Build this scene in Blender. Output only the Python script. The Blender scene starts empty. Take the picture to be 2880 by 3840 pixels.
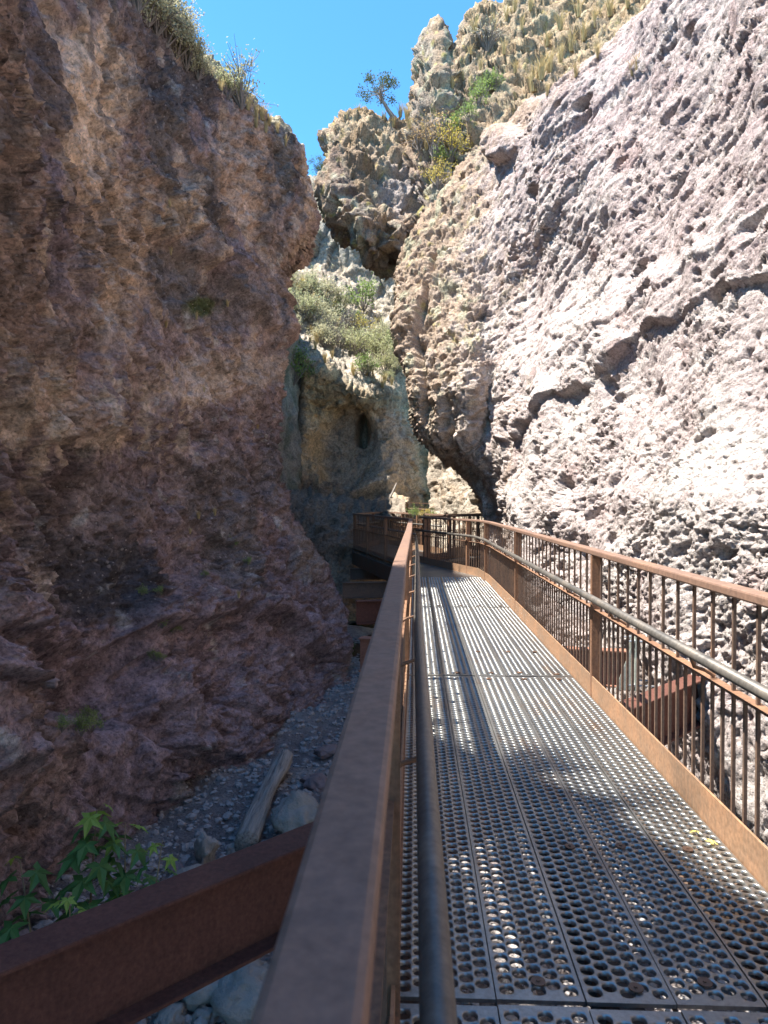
import bpy, bmesh, math, random
import numpy as np
from mathutils import Vector, Matrix

# ------------------------------------------------------------------ camera, sky, sun, exposure
scene = bpy.context.scene
F_PX, CX, CY = 2663.0, 1440.0, 1920.0          # focal length and centre in the photograph's pixels
CAM = np.array([0.0, 0.0, 1.40])
YAW, PITCH = math.radians(2.473), math.radians(0.86)
cam_data = bpy.data.cameras.new("camera")
cam = bpy.data.objects.new("camera", cam_data)
scene.collection.objects.link(cam)
cam.location = CAM
cam.rotation_euler = (math.pi / 2 - PITCH, 0, YAW)
cam_data.sensor_fit = 'VERTICAL'
cam_data.sensor_height = 36.0
cam_data.sensor_width = 27.0
cam_data.lens = 36.0 * F_PX / 3840.0
cam_data.clip_start = 0.05
cam_data.clip_end = 3000
cam_data.dof.use_dof = True
cam_data.dof.focus_distance = 7.5
cam_data.dof.aperture_fstop = 7.5
scene.camera = cam

SUN_ELEV = 64.0
SUN_FWD = -6.0           # the sun stands to the left
world = bpy.data.worlds.new("World")
scene.world = world
world.use_nodes = True
wn = world.node_tree
wn.nodes.clear()
sky = wn.nodes.new('ShaderNodeTexSky')
sky.sky_type = 'NISHITA'
sky.sun_disc = False
sky.sun_elevation = math.radians(SUN_ELEV)
sky.sun_rotation = math.radians(-90 + SUN_FWD)
sky.altitude = 1500
sky.air_density = 1.0
sky.dust_density = 0.0
sky.ozone_density = 3.5
bg = wn.nodes.new('ShaderNodeBackground')
bg.inputs['Strength'].default_value = 0.125
wo = wn.nodes.new('ShaderNodeOutputWorld')
tint = wn.nodes.new('ShaderNodeMix'); tint.data_type = 'RGBA'; tint.blend_type = 'MULTIPLY'     # deep, dry desert sky
tint.inputs[0].default_value = 1.0
tint.inputs[7].default_value = (0.44, 0.85, 1.0, 1)
wn.links.new(sky.outputs[0], tint.inputs[6])
wn.links.new(tint.outputs[2], bg.inputs[0])
wn.links.new(bg.outputs[0], wo.inputs[0])

sun_data = bpy.data.lights.new("sun", 'SUN')
sun_data.energy = 5.0
sun_data.angle = math.radians(0.53)
sun_data.color = (1.0, 0.95, 0.87)
sun = bpy.data.objects.new("sun", sun_data)
sun.rotation_euler = Vector((-math.cos(math.radians(SUN_ELEV)) * math.cos(math.radians(SUN_FWD)), math.cos(math.radians(SUN_ELEV)) * math.sin(math.radians(SUN_FWD)), math.sin(math.radians(SUN_ELEV)))).to_track_quat('Z', 'Y').to_euler()
sun.location = (-20, 0, 40)
scene.collection.objects.link(sun)

scene.view_settings.view_transform = 'Standard'
scene.view_settings.look = 'None'
scene.view_settings.gamma = 1.0
scene.view_settings.exposure = 1.82
scene.view_settings.use_curve_mapping = False
scene.cycles.use_denoising = True
scene.cycles.max_bounces = 8
scene.cycles.diffuse_bounces = 6
scene.cycles.glossy_bounces = 3
scene.cycles.sample_clamp_indirect = 8.0

random.seed(7)
RNG = np.random.default_rng(7)

# ------------------------------------------------------------------ helpers
_r = np.array([math.cos(YAW), math.sin(YAW), 0.0])
_f = np.array([-math.sin(YAW) * math.cos(PITCH), math.cos(YAW) * math.cos(PITCH), -math.sin(PITCH)])
_u = np.cross(_r, _f)

def at(px, py, Y):
    """world point that stands Y metres up the canyon on the sight line of photograph pixel (px, py)"""
    d = _f + _r * (px - CX) / F_PX + _u * (CY - py) / F_PX
    return CAM + d * (Y / d[1])

def project(P):
    v = P - CAM
    z = v @ _f
    zz = np.where(z > 0.05, z, 0.05)
    return CX + F_PX * (v @ _r) / zz, CY - F_PX * (v @ _u) / zz, z

def link(o, parent=None):
    scene.collection.objects.link(o)
    if parent is not None:
        o.parent = parent
    return o

def tag(o, label=None, cat=None, group=None, kind=None):
    if label: o['label'] = label
    if cat: o['category'] = cat
    if group: o['group'] = group
    if kind: o['kind'] = kind
    return o

def empty(name, loc=(0, 0, 0)):
    o = bpy.data.objects.new(name, None)
    o.location = loc
    o.empty_display_size = 0.2
    return link(o)

# ---- numpy noise
_perm = np.random.default_rng(11).permutation(256).astype(np.int32)
_perm = np.concatenate([_perm, _perm, _perm])
_g = np.random.default_rng(5).normal(size=(256, 3)); _g /= np.linalg.norm(_g, axis=1, keepdims=True)
_g = _g.astype(np.float32)
_rv = np.random.default_rng(6).random((256, 4)).astype(np.float32)

def perlin(p):
    p = p.astype(np.float32)
    i = np.floor(p).astype(np.int32); f = p - i
    i &= 255
    u = f * f * f * (f * (f * 6 - 15) + 10)
    out = 0
    for dx in (0, 1):
        wx = u[:, 0] if dx else 1 - u[:, 0]
        a = _perm[i[:, 0] + dx]
        for dy in (0, 1):
            wy = u[:, 1] if dy else 1 - u[:, 1]
            b = _perm[a + i[:, 1] + dy]
            for dz in (0, 1):
                wz = u[:, 2] if dz else 1 - u[:, 2]
                h = _perm[b + i[:, 2] + dz]
                g = _g[h]
                out = out + wx * wy * wz * (g[:, 0] * (f[:, 0] - dx) + g[:, 1] * (f[:, 1] - dy) + g[:, 2] * (f[:, 2] - dz))
    return out * 1.5

def fbm(p, octaves=4, lac=2.03, gain=0.5):
    s = 0; a = 1.0; q = p.copy()
    for k in range(octaves):
        s = s + a * perlin(q); q = q * lac + 17.3; a *= gain
    return s

def ridged(p, octaves=4):
    s = 0; a = 1.0; q = p.copy()
    for k in range(octaves):
        s = s + a * (1 - 2.2 * np.abs(perlin(q))); q = q * 2.03 + 9.1; a *= 0.5
    return s

def worley(p, jitter=0.85):
    """F1, F2 and the id (0..1) of the nearest cell"""
    p = p.astype(np.float32)
    base = np.floor(p - 0.5).astype(np.int32)
    f1 = np.full(len(p), 9.0, np.float32); f2 = f1.copy(); cid = np.zeros(len(p), np.float32)
    for dx in (0, 1):
        for dy in (0, 1):
            for dz in (0, 1):
                c = base + np.array([dx, dy, dz], np.int32)
                m = c & 255
                h = _perm[_perm[_perm[m[:, 0]] + m[:, 1]] + m[:, 2]]
                r = _rv[h]
                q = c + 0.5 + (r[:, :3] - 0.5) * jitter
                d = np.sqrt(((p - q) ** 2).sum(1))
                nearer = d < f1
                f2 = np.where(nearer, f1, np.minimum(f2, d))
                cid = np.where(nearer, r[:, 3], cid)
                f1 = np.where(nearer, d, f1)
    return f1, f2, cid

def facets(p, scale, tilt=0.6, step=0.3, jitter=0.9):
    """broken rock: every cell is a chip with its own tilt and height"""
    scale = np.asarray(scale, np.float32)
    q0 = (p / scale).astype(np.float32)
    base = np.floor(q0 - 0.5).astype(np.int32)
    f1 = np.full(len(p), 9.0, np.float32); val = np.zeros(len(p), np.float32)
    for dx in (0, 1):
        for dy in (0, 1):
            for dz in (0, 1):
                c = base + np.array([dx, dy, dz], np.int32)
                m = c & 255
                h = _perm[_perm[_perm[m[:, 0]] + m[:, 1]] + m[:, 2]]
                r = _rv[h]
                off = q0 - (c + 0.5 + (r[:, :3] - 0.5) * jitter)
                d = (off * off).sum(1)
                v = tilt * (off * _g[(h * 7 + 3) & 255]).sum(1) + step * (r[:, 3] - 0.5)
                nearer = d < f1
                val = np.where(nearer, v, val); f1 = np.where(nearer, d, f1)
    return val * float(scale.min() if scale.ndim else scale)

def sstep(a, b, x):
    t = np.clip((x - a) / (b - a), 0, 1)
    return t * t * (3 - 2 * t)

def mixc(c, col, m):
    return c * (1 - m[:, None]) + np.array(col, np.float32)[None, :] * m[:, None]

# ---- meshes
def mesh_np(name, verts, faces, smooth=True):
    me = bpy.data.meshes.new(name)
    verts = np.asarray(verts, np.float32); faces = np.asarray(faces, np.int32)
    n = faces.shape[1]
    me.vertices.add(len(verts)); me.vertices.foreach_set('co', verts.ravel())
    me.loops.add(faces.size); me.loops.foreach_set('vertex_index', faces.ravel())
    me.polygons.add(len(faces))
    me.polygons.foreach_set('loop_start', np.arange(0, faces.size, n, dtype=np.int32))
    me.polygons.foreach_set('use_smooth', np.full(len(faces), smooth))
    me.update(calc_edges=True)
    return me

def set_col(me, col):
    a = me.color_attributes.new('tint', 'FLOAT_COLOR', 'POINT')
    c = np.ones((len(me.vertices), 4), np.float32); c[:, :3] = col
    a.data.foreach_set('color', c.ravel())

class MB:
    """collects simple shapes into one mesh"""
    def __init__(s): s.v = []; s.f = []
    def add(s, v, f):
        n = len(s.v); s.v += [tuple(x) for x in v]; s.f += [tuple(i + n for i in q) for q in f]
    def box(s, lo, hi):
        (a, b, c), (d, e, g) = lo, hi
        s.add([(a, b, c), (d, b, c), (d, e, c), (a, e, c), (a, b, g), (d, b, g), (d, e, g), (a, e, g)],
              [(0, 3, 2, 1), (4, 5, 6, 7), (0, 1, 5, 4), (1, 2, 6, 5), (2, 3, 7, 6), (3, 0, 4, 7)])
    def sweep(s, path, profile, closed_caps=True, up=(0, 0, 1)):
        """profile: (side, up) pairs; path: 3-D points, mitred"""
        path = [Vector(p) for p in path]; n = len(profile); up = Vector(up); rings = []
        for i, p in enumerate(path):
            d0 = (path[i] - path[i - 1]).normalized() if i > 0 else None
            d1 = (path[i + 1] - path[i]).normalized() if i < len(path) - 1 else None
            if d0 is None: t = d1; sc = 1
            elif d1 is None: t = d0; sc = 1
            else:
                t = (d0 + d1).normalized(); sc = 1 / max(0.35, t.dot(d1))
            side = t.cross(up).normalized(); u2 = side.cross(t).normalized()
            rings.append([p + side * (a * sc) + u2 * b for a, b in profile])
        v = [x for r in rings for x in r]; f = []
        for i in range(len(path) - 1):
            for k in range(n):
                a = i * n + k; b = i * n + (k + 1) % n
                f.append((a, b, b + n, a + n))
        if closed_caps:
            f.append(tuple(range(n))[::-1]); f.append(tuple((len(path) - 1) * n + k for k in range(n)))
        s.add(v, f)
    def tube(s, path, radii, n=8):
        path = [Vector(p) for p in path]
        if not hasattr(radii, '__len__'): radii = [radii] * len(path)
        rings = []; prev = None
        for i, p in enumerate(path):
            t = ((path[min(i + 1, len(path) - 1)] - path[max(i - 1, 0)])).normalized()
            ref = prev if prev is not None else (Vector((0, 0, 1)) if abs(t.z) < 0.9 else Vector((1, 0, 0)))
            a = (ref - t * ref.dot(t)).normalized(); b = t.cross(a); prev = a
            rings.append([p + (a * math.cos(2 * math.pi * k / n) + b * math.sin(2 * math.pi * k / n)) * radii[i] for k in range(n)])
        v = [x for r in rings for x in r]; f = []
        for i in range(len(path) - 1):
            for k in range(n):
                q = i * n + k; w = i * n + (k + 1) % n
                f.append((q, w, w + n, q + n))
        f.append(tuple(range(n))[::-1]); f.append(tuple((len(path) - 1) * n + k for k in range(n)))
        s.add(v, f)
    def mesh(s, name, mat, smooth=False, bevel=0.0):
        me = bpy.data.meshes.new(name); me.from_pydata(s.v, [], s.f)
        bm = bmesh.new(); bm.from_mesh(me)
        bmesh.ops.recalc_face_normals(bm, faces=bm.faces)
        if bevel > 0:
            ed = [e for e in bm.edges if len(e.link_faces) == 2 and e.calc_face_angle(0) > 0.6]
            bmesh.ops.bevel(bm, geom=ed, offset=bevel, segments=2, affect='EDGES', clamp_overlap=True)
        bm.to_mesh(me); bm.free()
        if smooth:
            me.polygons.foreach_set('use_smooth', [True] * len(me.polygons))
        me.materials.append(mat); me.update()
        return me
    def build(s, name, mat, parent=None, smooth=False, bevel=0.0):
        return link(bpy.data.objects.new(name, s.mesh(name, mat, smooth, bevel)), parent)

# ------------------------------------------------------------------ materials
def new_mat(name):
    m = bpy.data.materials.new(name); m.use_nodes = True
    nt = m.node_tree; b = nt.nodes['Principled BSDF']
    return m, nt, b

def nd(nt, typ, **kw):
    n = nt.nodes.new(typ)
    for k, v in kw.items():
        if k in n.inputs: n.inputs[k].default_value = v
        else: setattr(n, k, v)
    return n

def noise(nt, co, scale, detail=4, rough=0.55, stretch=None):
    if stretch is not None:
        mp = nt.nodes.new('ShaderNodeMapping'); mp.inputs['Scale'].default_value = stretch
        nt.links.new(co, mp.inputs['Vector']); co = mp.outputs[0]
    n = nt.nodes.new('ShaderNodeTexNoise')
    n.inputs['Scale'].default_value = scale; n.inputs['Detail'].default_value = detail; n.inputs['Roughness'].default_value = rough
    nt.links.new(co, n.inputs['Vector'])
    return n

def ramp(nt, fac, stops):
    r = nt.nodes.new('ShaderNodeValToRGB'); e = r.color_ramp.elements
    while len(e) < len(stops): e.new(0.5)
    for k, (p, c) in enumerate(stops):
        e[k].position = p; e[k].color = (*c, 1) if len(c) == 3 else c
    nt.links.new(fac, r.inputs[0])
    return r

def mix(nt, fac, a, b, blend='MIX'):
    m = nt.nodes.new('ShaderNodeMix'); m.data_type = 'RGBA'; m.blend_type = blend
    for sock, val in ((m.inputs[0], fac), (m.inputs[6], a), (m.inputs[7], b)):
        if isinstance(val, (int, float)): sock.default_value = val
        elif isinstance(val, tuple): sock.default_value = (*val, 1) if len(val) == 3 else val
        else: nt.links.new(val, sock)
    return m.outputs[2]

def bump(nt, h, strength, dist, prev=None):
    b = nt.nodes.new('ShaderNodeBump'); b.inputs['Strength'].default_value = strength; b.inputs['Distance'].default_value = dist
    nt.links.new(h, b.inputs['Height'])
    if prev is not None: nt.links.new(prev, b.inputs['Normal'])
    return b.outputs[0]

def rock_mat(name, grain=(0.75, 1.2), fine=30.0, bstr=0.7, dist=0.03, fleck=0.0, stretch=None, coarse=5.0, cdist=0.12):
    m, nt, b = new_mat(name)
    at_ = nt.nodes.new('ShaderNodeAttribute'); at_.attribute_name = 'tint'
    g = nt.nodes.new('ShaderNodeNewGeometry'); co = g.outputs['Position']
    n1 = noise(nt, co, coarse, 12, 0.74, stretch); n2 = noise(nt, co, fine, 5, 0.65, stretch)
    r1 = ramp(nt, n1.outputs[0], [(0.34, (grain[0],) * 3), (0.5, (1.0,) * 3), (0.66, (grain[1],) * 3)])
    c = mix(nt, 1.0, at_.outputs['Color'], r1.outputs[0], 'MULTIPLY')
    r2 = ramp(nt, n2.outputs[0], [(0.34, (0.55,) * 3), (0.48, (0.97,) * 3), (0.70, (1.3, 1.28, 1.26))])
    c = mix(nt, 1.0, c, r2.outputs[0], 'MULTIPLY')
    if fleck > 0:       # pale pebbles set in the conglomerate
        for sc, th0 in ((9.0, 0.80), (19.0, 0.70)):
            v = nt.nodes.new('ShaderNodeTexVoronoi'); v.inputs['Scale'].default_value = sc
            nt.links.new(co, v.inputs['Vector'])
            rr = ramp(nt, v.outputs['Distance'], [(0.14, (1,) * 3), (0.26, (0,) * 3)])
            sel = nt.nodes.new('ShaderNodeSeparateColor'); nt.links.new(v.outputs['Color'], sel.inputs[0])
            th = ramp(nt, sel.outputs[0], [(th0, (0,) * 3), (th0 + 0.1, (fleck,) * 3)])
            mm = nt.nodes.new('ShaderNodeMath'); mm.operation = 'MULTIPLY'
            nt.links.new(rr.outputs[0], mm.inputs[0]); nt.links.new(th.outputs[0], mm.inputs[1])
            c = mix(nt, mm.outputs[0], c, (0.46, 0.40, 0.37))
    nt.links.new(c, b.inputs['Base Color'])
    b.inputs['Roughness'].default_value = 0.95
    b.inputs['Specular IOR Level'].default_value = 0.15
    v2 = nt.nodes.new('ShaderNodeTexVoronoi'); v2.inputs['Scale'].default_value = 14.0
    nt.links.new(co, v2.inputs['Vector'])
    p = bump(nt, n1.outputs[0], 1.0, cdist)
    p = bump(nt, v2.outputs['Distance'], bstr * 0.5, dist, p)
    p = bump(nt, n2.outputs[0], bstr, dist, p)
    nt.links.new(p, b.inputs['Normal'])
    return m

def plain_mat(name, c1, c2, scale=8.0, rough=0.8, metal=0.0, bstr=0.2, dist=0.01, spec=0.3, coord='pos', trans=0.0, stretch=None):
    m, nt, b = new_mat(name)
    if coord == 'pos':
        co = nt.nodes.new('ShaderNodeNewGeometry').outputs['Position']
    else:
        co = nt.nodes.new('ShaderNodeTexCoord').outputs['Object']
    n1 = noise(nt, co, scale, 6, 0.6, stretch)
    r = ramp(nt, n1.outputs[0], [(0.3, c1), (0.7, c2)])
    nt.links.new(r.outputs[0], b.inputs['Base Color'])
    b.inputs['Roughness'].default_value = rough
    b.inputs['Metallic'].default_value = metal
    b.inputs['Specular IOR Level'].default_value = spec
    if bstr > 0:
        n2 = noise(nt, co, scale * 6, 4, 0.6, stretch)
        nt.links.new(bump(nt, n2.outputs[0], bstr, dist), b.inputs['Normal'])
    if trans > 0:
        b.inputs['Subsurface Weight'].default_value = 0
        tr = nt.nodes.new('ShaderNodeBsdfTranslucent'); nt.links.new(r.outputs[0], tr.inputs[0])
        ms = nt.nodes.new('ShaderNodeMixShader'); ms.inputs[0].default_value = trans
        out = nt.nodes['Material Output']
        nt.links.new(b.outputs[0], ms.inputs[1]); nt.links.new(tr.outputs[0], ms.inputs[2]); nt.links.new(ms.outputs[0], out.inputs[0])
    return m
# ------------------------------------------------------------------ cliffs: lofted control nets with real relief
def cr_weights(n, counts):
    """Catmull-Rom weights for n control points, counts[i] samples in interval i"""
    rows = []
    for i in range(n - 1):
        m = counts[i]
        for k in range(m + (1 if i == n - 2 else 0)):
            t = k / m
            w = np.zeros(n + 2)
            b = [-.5 * t + t * t - .5 * t ** 3, 1 - 2.5 * t * t + 1.5 * t ** 3, .5 * t + 2 * t * t - 1.5 * t ** 3, -.5 * t * t + .5 * t ** 3]
            for j in range(4): w[i + j] += b[j]
            # reflect the two phantom ends
            v = w[1:-1].copy()
            v[0] += 2 * w[0]; v[1] -= w[0]
            v[-1] += 2 * w[-1]; v[-2] -= w[-1]
            rows.append(v)
    return np.array(rows)

def loft(name, ctrl, mat, disp, colour, step=1.5, maxn=120, amp_fn=None, kind='structure', parent=None, flip=False):
    ctrl = np.array(ctrl, float)
    R, C = ctrl.shape[:2]
    px, py, z = project(ctrl.reshape(-1, 3))
    px = px.reshape(R, C); py = py.reshape(R, C); z = z.reshape(R, C)
    on = (z > 0.5) & (px > -200) & (px < 3080) & (py > -200) & (py < 4040)
    def counts(axis):
        out = []
        n = R if axis == 0 else C
        for i in range(n - 1):
            a = (i, slice(None)) if axis == 0 else (slice(None), i)
            b = (i + 1, slice(None)) if axis == 0 else (slice(None), i + 1)
            L = np.hypot(px[a] - px[b], py[a] - py[b]) * 768 / 2880
            vis = on[a] | on[b]
            if vis.any(): out.append(int(np.clip(np.minimum(L[vis], 110).mean() / step, 4, maxn)))
            else: out.append(5)
        return out
    Wv = cr_weights(R, counts(0)); Wu = cr_weights(C, counts(1))
    P = np.einsum('ir,rcd,jc->ijd', Wv, ctrl, Wu)
    nv, nu = P.shape[:2]
    du = np.gradient(P, axis=1); dv = np.gradient(P, axis=0)
    N = np.cross(du, dv)
    N /= np.linalg.norm(N, axis=2, keepdims=True) + 1e-9
    if flip: N = -N
    Q = P.reshape(-1, 3).astype(np.float32); Nn = N.reshape(-1, 3).astype(np.float32)
    qx, qy, qz = project(Q)
    d = par(disp, Q, qx, qy, Nn)
    V = Q + Nn * d[:, None]
    idx = np.arange(nv * nu).reshape(nv, nu)
    q = np.stack([idx[:-1, :-1], idx[:-1, 1:], idx[1:, 1:], idx[1:, :-1]], -1).reshape(-1, 4)
    if not flip: pass
    else: q = q[:, ::-1]
    me = mesh_np(name, V, q, True)
    col = par(colour, V, qx, qy, d, Nn)
    set_col(me, np.clip(col, 0.01, 0.9))
    me.materials.append(mat)
    o = link(bpy.data.objects.new(name, me), parent)
    if kind: o['kind'] = kind
    SURF[name] = (V.reshape(nv, nu, 3), qx.reshape(nv, nu), qy.reshape(nv, nu))
    print('loft', name, nv, nu, nv * nu)
    return o
SURF = {}
from concurrent.futures import ThreadPoolExecutor
_pool = ThreadPoolExecutor(4)
def par(fn, *arrs):
    """evaluate fn over small chunks on all cores"""
    n = len(arrs[0]); k = 12000
    jobs = [_pool.submit(fn, *[a[i:i + k] for a in arrs]) for i in range(0, n, k)]
    return np.concatenate([j.result() for j in jobs])

def line_y(line, px):
    xs = [a for a, b in line]; ys = [b for a, b in line]
    return np.interp(px, xs, ys)

def ledge(px, py, line, amp, above, below, soft=60):
    """rock above the line stands proud and ends in an overhanging lip"""
    y = line_y(line, px); s = py - y
    m = sstep(line[0][0] - soft, line[0][0] + soft, px) * (1 - sstep(line[-1][0] - soft, line[-1][0] + soft, px))
    up = sstep(-above, -above * 0.15, s) * (1 - sstep(0, below, s))
    return amp * up * m

def patch(p, px, py, cx, cy, rx, ry, warp, hard=0.25):
    d = np.sqrt(((px - cx) / rx) ** 2 + ((py - cy) / ry) ** 2) + warp * 0.55
    return 1 - sstep(1 - hard, 1 + hard, d)

def pits(Q, scale, thr, depth, stretch=(1, 1, 1), seed=0.0, rad=0.45):
    q = Q / scale * np.array(stretch) + seed
    q = q + 0.25 * np.stack([perlin(q * 1.7), perlin(q * 1.7 + 31), perlin(q * 1.7 + 57)], 1)
    f1, f2, cid = worley(q)
    r = rad * (0.45 + 0.75 * np.clip((thr - cid) / thr, 0, 1))
    return -depth * (cid < thr) * (1 - sstep(r * 0.72, r, f1))

# ---- materials of the rock
M_ROCK_SUN = rock_mat('pink_grey_volcanic_rock', (0.72, 1.2), 32, 1.0, 0.04, 0.0, None, 5.0, 0.05)
M_ROCK_SHADE = rock_mat('brown_conglomerate_rock', (0.42, 1.55), 24, 0.9, 0.035, 0.6, None, 4.0, 0.07)
M_ROCK_LICHEN = rock_mat('lichen_covered_rock', (0.65, 1.25), 18, 0.9, 0.05, 0.0, None, 3.0, 0.08)
M_ROCK_FAR = rock_mat('tan_far_rock', (0.65, 1.3), 12, 0.8, 0.06, 0.2, None, 2.2, 0.1)

# =============================== left cliff
def W(x, y, z): return np.array([x, y, z], float)
L_ROWS = [  # px, py, Y from the outer left to the nose
    [(-250, -480, 6.0), (60, -300, 8.0), (330, -150, 10.2), (560, 60, 13.0), (760, 250, 14.0), (920, 385, 14.8), (1040, 480, 15.4), (1120, 590, 16)],
    [(-250, -100, 5.6), (60, 90, 7.6), (330, 170, 9.8), (560, 260, 12.0), (760, 400, 13.5), (930, 540, 14.6), (1070, 640, 15.4), (1166, 760, 16)],
    [(-250, 300, 5.4), (60, 420, 7.3), (330, 480, 9.4), (580, 560, 11.5), (780, 640, 13.2), (930, 740, 14.5), (1050, 820, 15.2), (1132, 880, 15.8)],
    [(-250, 650, 5.3), (60, 720, 7.1), (330, 760, 9.1), (590, 820, 11.2), (780, 890, 12.9), (900, 950, 14.2), (965, 1000, 15.0), (1008, 1030, 15.6)],
    [(-250, 1050, 5.1), (60, 1080, 6.8), (330, 1120, 8.7), (600, 1180, 10.8), (800, 1260, 12.5), (920, 1320, 13.9), (985, 1370, 14.8), (1030, 1400, 15.4)],
    [(-250, 1480, 5.0), (60, 1500, 6.5), (330, 1540, 8.3), (600, 1600, 10.3), (800, 1640, 12.2), (920, 1680, 13.7), (985, 1705, 14.6), (1035, 1720, 15.2)],
    [(-250, 1850, 4.9), (60, 1880, 6.5), (330, 1900, 8.2), (600, 1920, 10.0), (820, 1940, 11.9), (950, 1950, 13.4), (1040, 1955, 14.4), (1098, 1960, 15.1)],
    [(-250, 2200, 4.8), (60, 2200, 6.4), (330, 2190, 7.9), (600, 2180, 9.5), (840, 2175, 11.4), (1010, 2170, 13.0), (1120, 2170, 14.2), (1200, 2170, 15.0)],
    [(-250, 2600, 4.4), (60, 2560, 6.1), (330, 2520, 7.3), (600, 2480, 8.8), (870, 2440, 10.7), (1070, 2420, 12.6), (1205, 2410, 14.0), (1292, 2400, 14.8)],
    [(-250, 3000, 4.1), (60, 2900, 5.6), (330, 2800, 6.9), (620, 2720, 8.3), (900, 2640, 10.2), (1100, 2580, 12.2), (1220, 2540, 13.6), (1296, 2500, 14.6)],
    [(-250, 3950, 4.1), (60, 3480, 5.5), (330, 3240, 6.7), (620, 3000, 8.2), (900, 2840, 9.9), (1120, 2680, 11.8), (1240, 2610, 13.3), (1310, 2560, 14.4)],
    [(-250, 4300, 4.0), (60, 3700, 5.4), (330, 3420, 6.5), (620, 3150, 7.9), (900, 2960, 9.6), (1120, 2790, 11.4), (1250, 2690, 12.9), (1330, 2630, 14.1)],
]
near_z = [14.3, 11.5, 9.0, 7.0, 5.0, 3.0, 1.5, 0.5, -0.4, -1.2, -2.2, -2.9]
ctrl = []
for r, row in enumerate(L_ROWS):
    z = near_z[r]; lean = 0.10 * max(z, 0)
    pts = [W(-4.6 - lean, -9, z), W(-4.6 - lean, -3.5, z), W(-4.15 - lean, 1.5, z), W(-3.75 - 0.5 * lean, 3.9, z * (0.575 if z > 0 else 1))] + [at(*c) for c in row]
    nose = pts[-1]
    pts += [nose + W(-0.55, 1.6, 0.05), nose + W(-2.2, 4.0, 0.1), nose + W(-6, 7.5, 0)]
    ctrl.append(pts)
top = ctrl[0]
back1 = [p + W(-1.6, 0.4, 0.75) for p in top]; back2 = [p + W(-5.0, 0.8, 2.1) for p in top]; back3 = [p + W(-14, 1, 2.0) for p in top]
ctrl = [back3, back2, back1] + ctrl

def left_disp(Q, px, py, N):
    d = 0.40 * fbm(Q / 3.2 * np.array([1, 1, .75]) + 3.1, 3) + 0.14 * fbm(Q / 0.9, 3)
    q = Q.copy(); q[:, 2] = Q[:, 2] + 0.45 * Q[:, 1]            # relief runs down to the right
    w = q + 0.10 * np.stack([perlin(q / 0.4), perlin(q / 0.4 + 9), perlin(q / 0.4 + 19)], 1)
    rough = 0.6 + 0.8 * sstep(-0.4, 0.5, fbm(Q / 1.7 + 71, 2))
    d += rough * (facets(w, (0.7, 1.2, 0.55), 0.26, 0.12) + facets(w, (0.26, 0.50, 0.22), 0.38, 0.2) + 0.9 * facets(w, (0.11, 0.22, 0.10), 0.55, 0.4) + 0.8 * facets(Q, (0.05, 0.09, 0.05), 0.7, 0.5))
    d += 0.04 * ridged(q / np.array([0.35, 0.8, 0.42]), 3)
    d += pits(Q, 0.55, 0.3, 0.12, (1, 0.6, 1.1), 5)
    d += pits(Q, 0.24, 0.42, 0.09, (1, 0.6, 1), 15) + pits(Q, 0.12, 0.4, 0.055, (1, 0.6, 1), 45)
    wob = 40 * perlin(Q / 1.1) + 18 * perlin(Q / 0.35 + 8)
    y2 = py + wob
    d += ledge(px, y2, [(500, 800), (760, 1010), (900, 1120), (1050, 1330)], 0.30, 260, 25)
    d += ledge(px, y2, [(430, 2390), (700, 2330), (830, 2290), (1000, 2330), (1240, 2480)], 0.38, 190, 26)
    d += ledge(px, y2, [(150, 1660), (400, 1600), (600, 1650)], 0.16, 200, 30)
    d += ledge(px, y2, [(-200, 2300), (60, 2420), (260, 2480), (430, 2540)], 0.25, 320, 35)
    # alcove at the foot and the small hollow beside it
    d -= 0.55 * patch(Q, px, py, 290, 2580, 260, 130, fbm(Q / 0.5, 2) * 0.8, 0.5)
    d -= 0.40 * patch(Q, px, py, 75, 2800, 55, 75, fbm(Q / 0.3, 2) * 0.6, 0.3)
    d += 0.30 * patch(Q, px, py, 60, 2700, 190, 260, fbm(Q / 0.5, 2) * 0.6, 0.7) * (px > -300)
    # cleft where the lower buttress leaves the wall
    d -= 0.25 * np.exp(-((px - (430 + (py - 2450) * -0.15)) / 40) ** 2) * sstep(1900, 2300, py) * (1 - sstep(2600, 2800, py))
    return d

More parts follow.
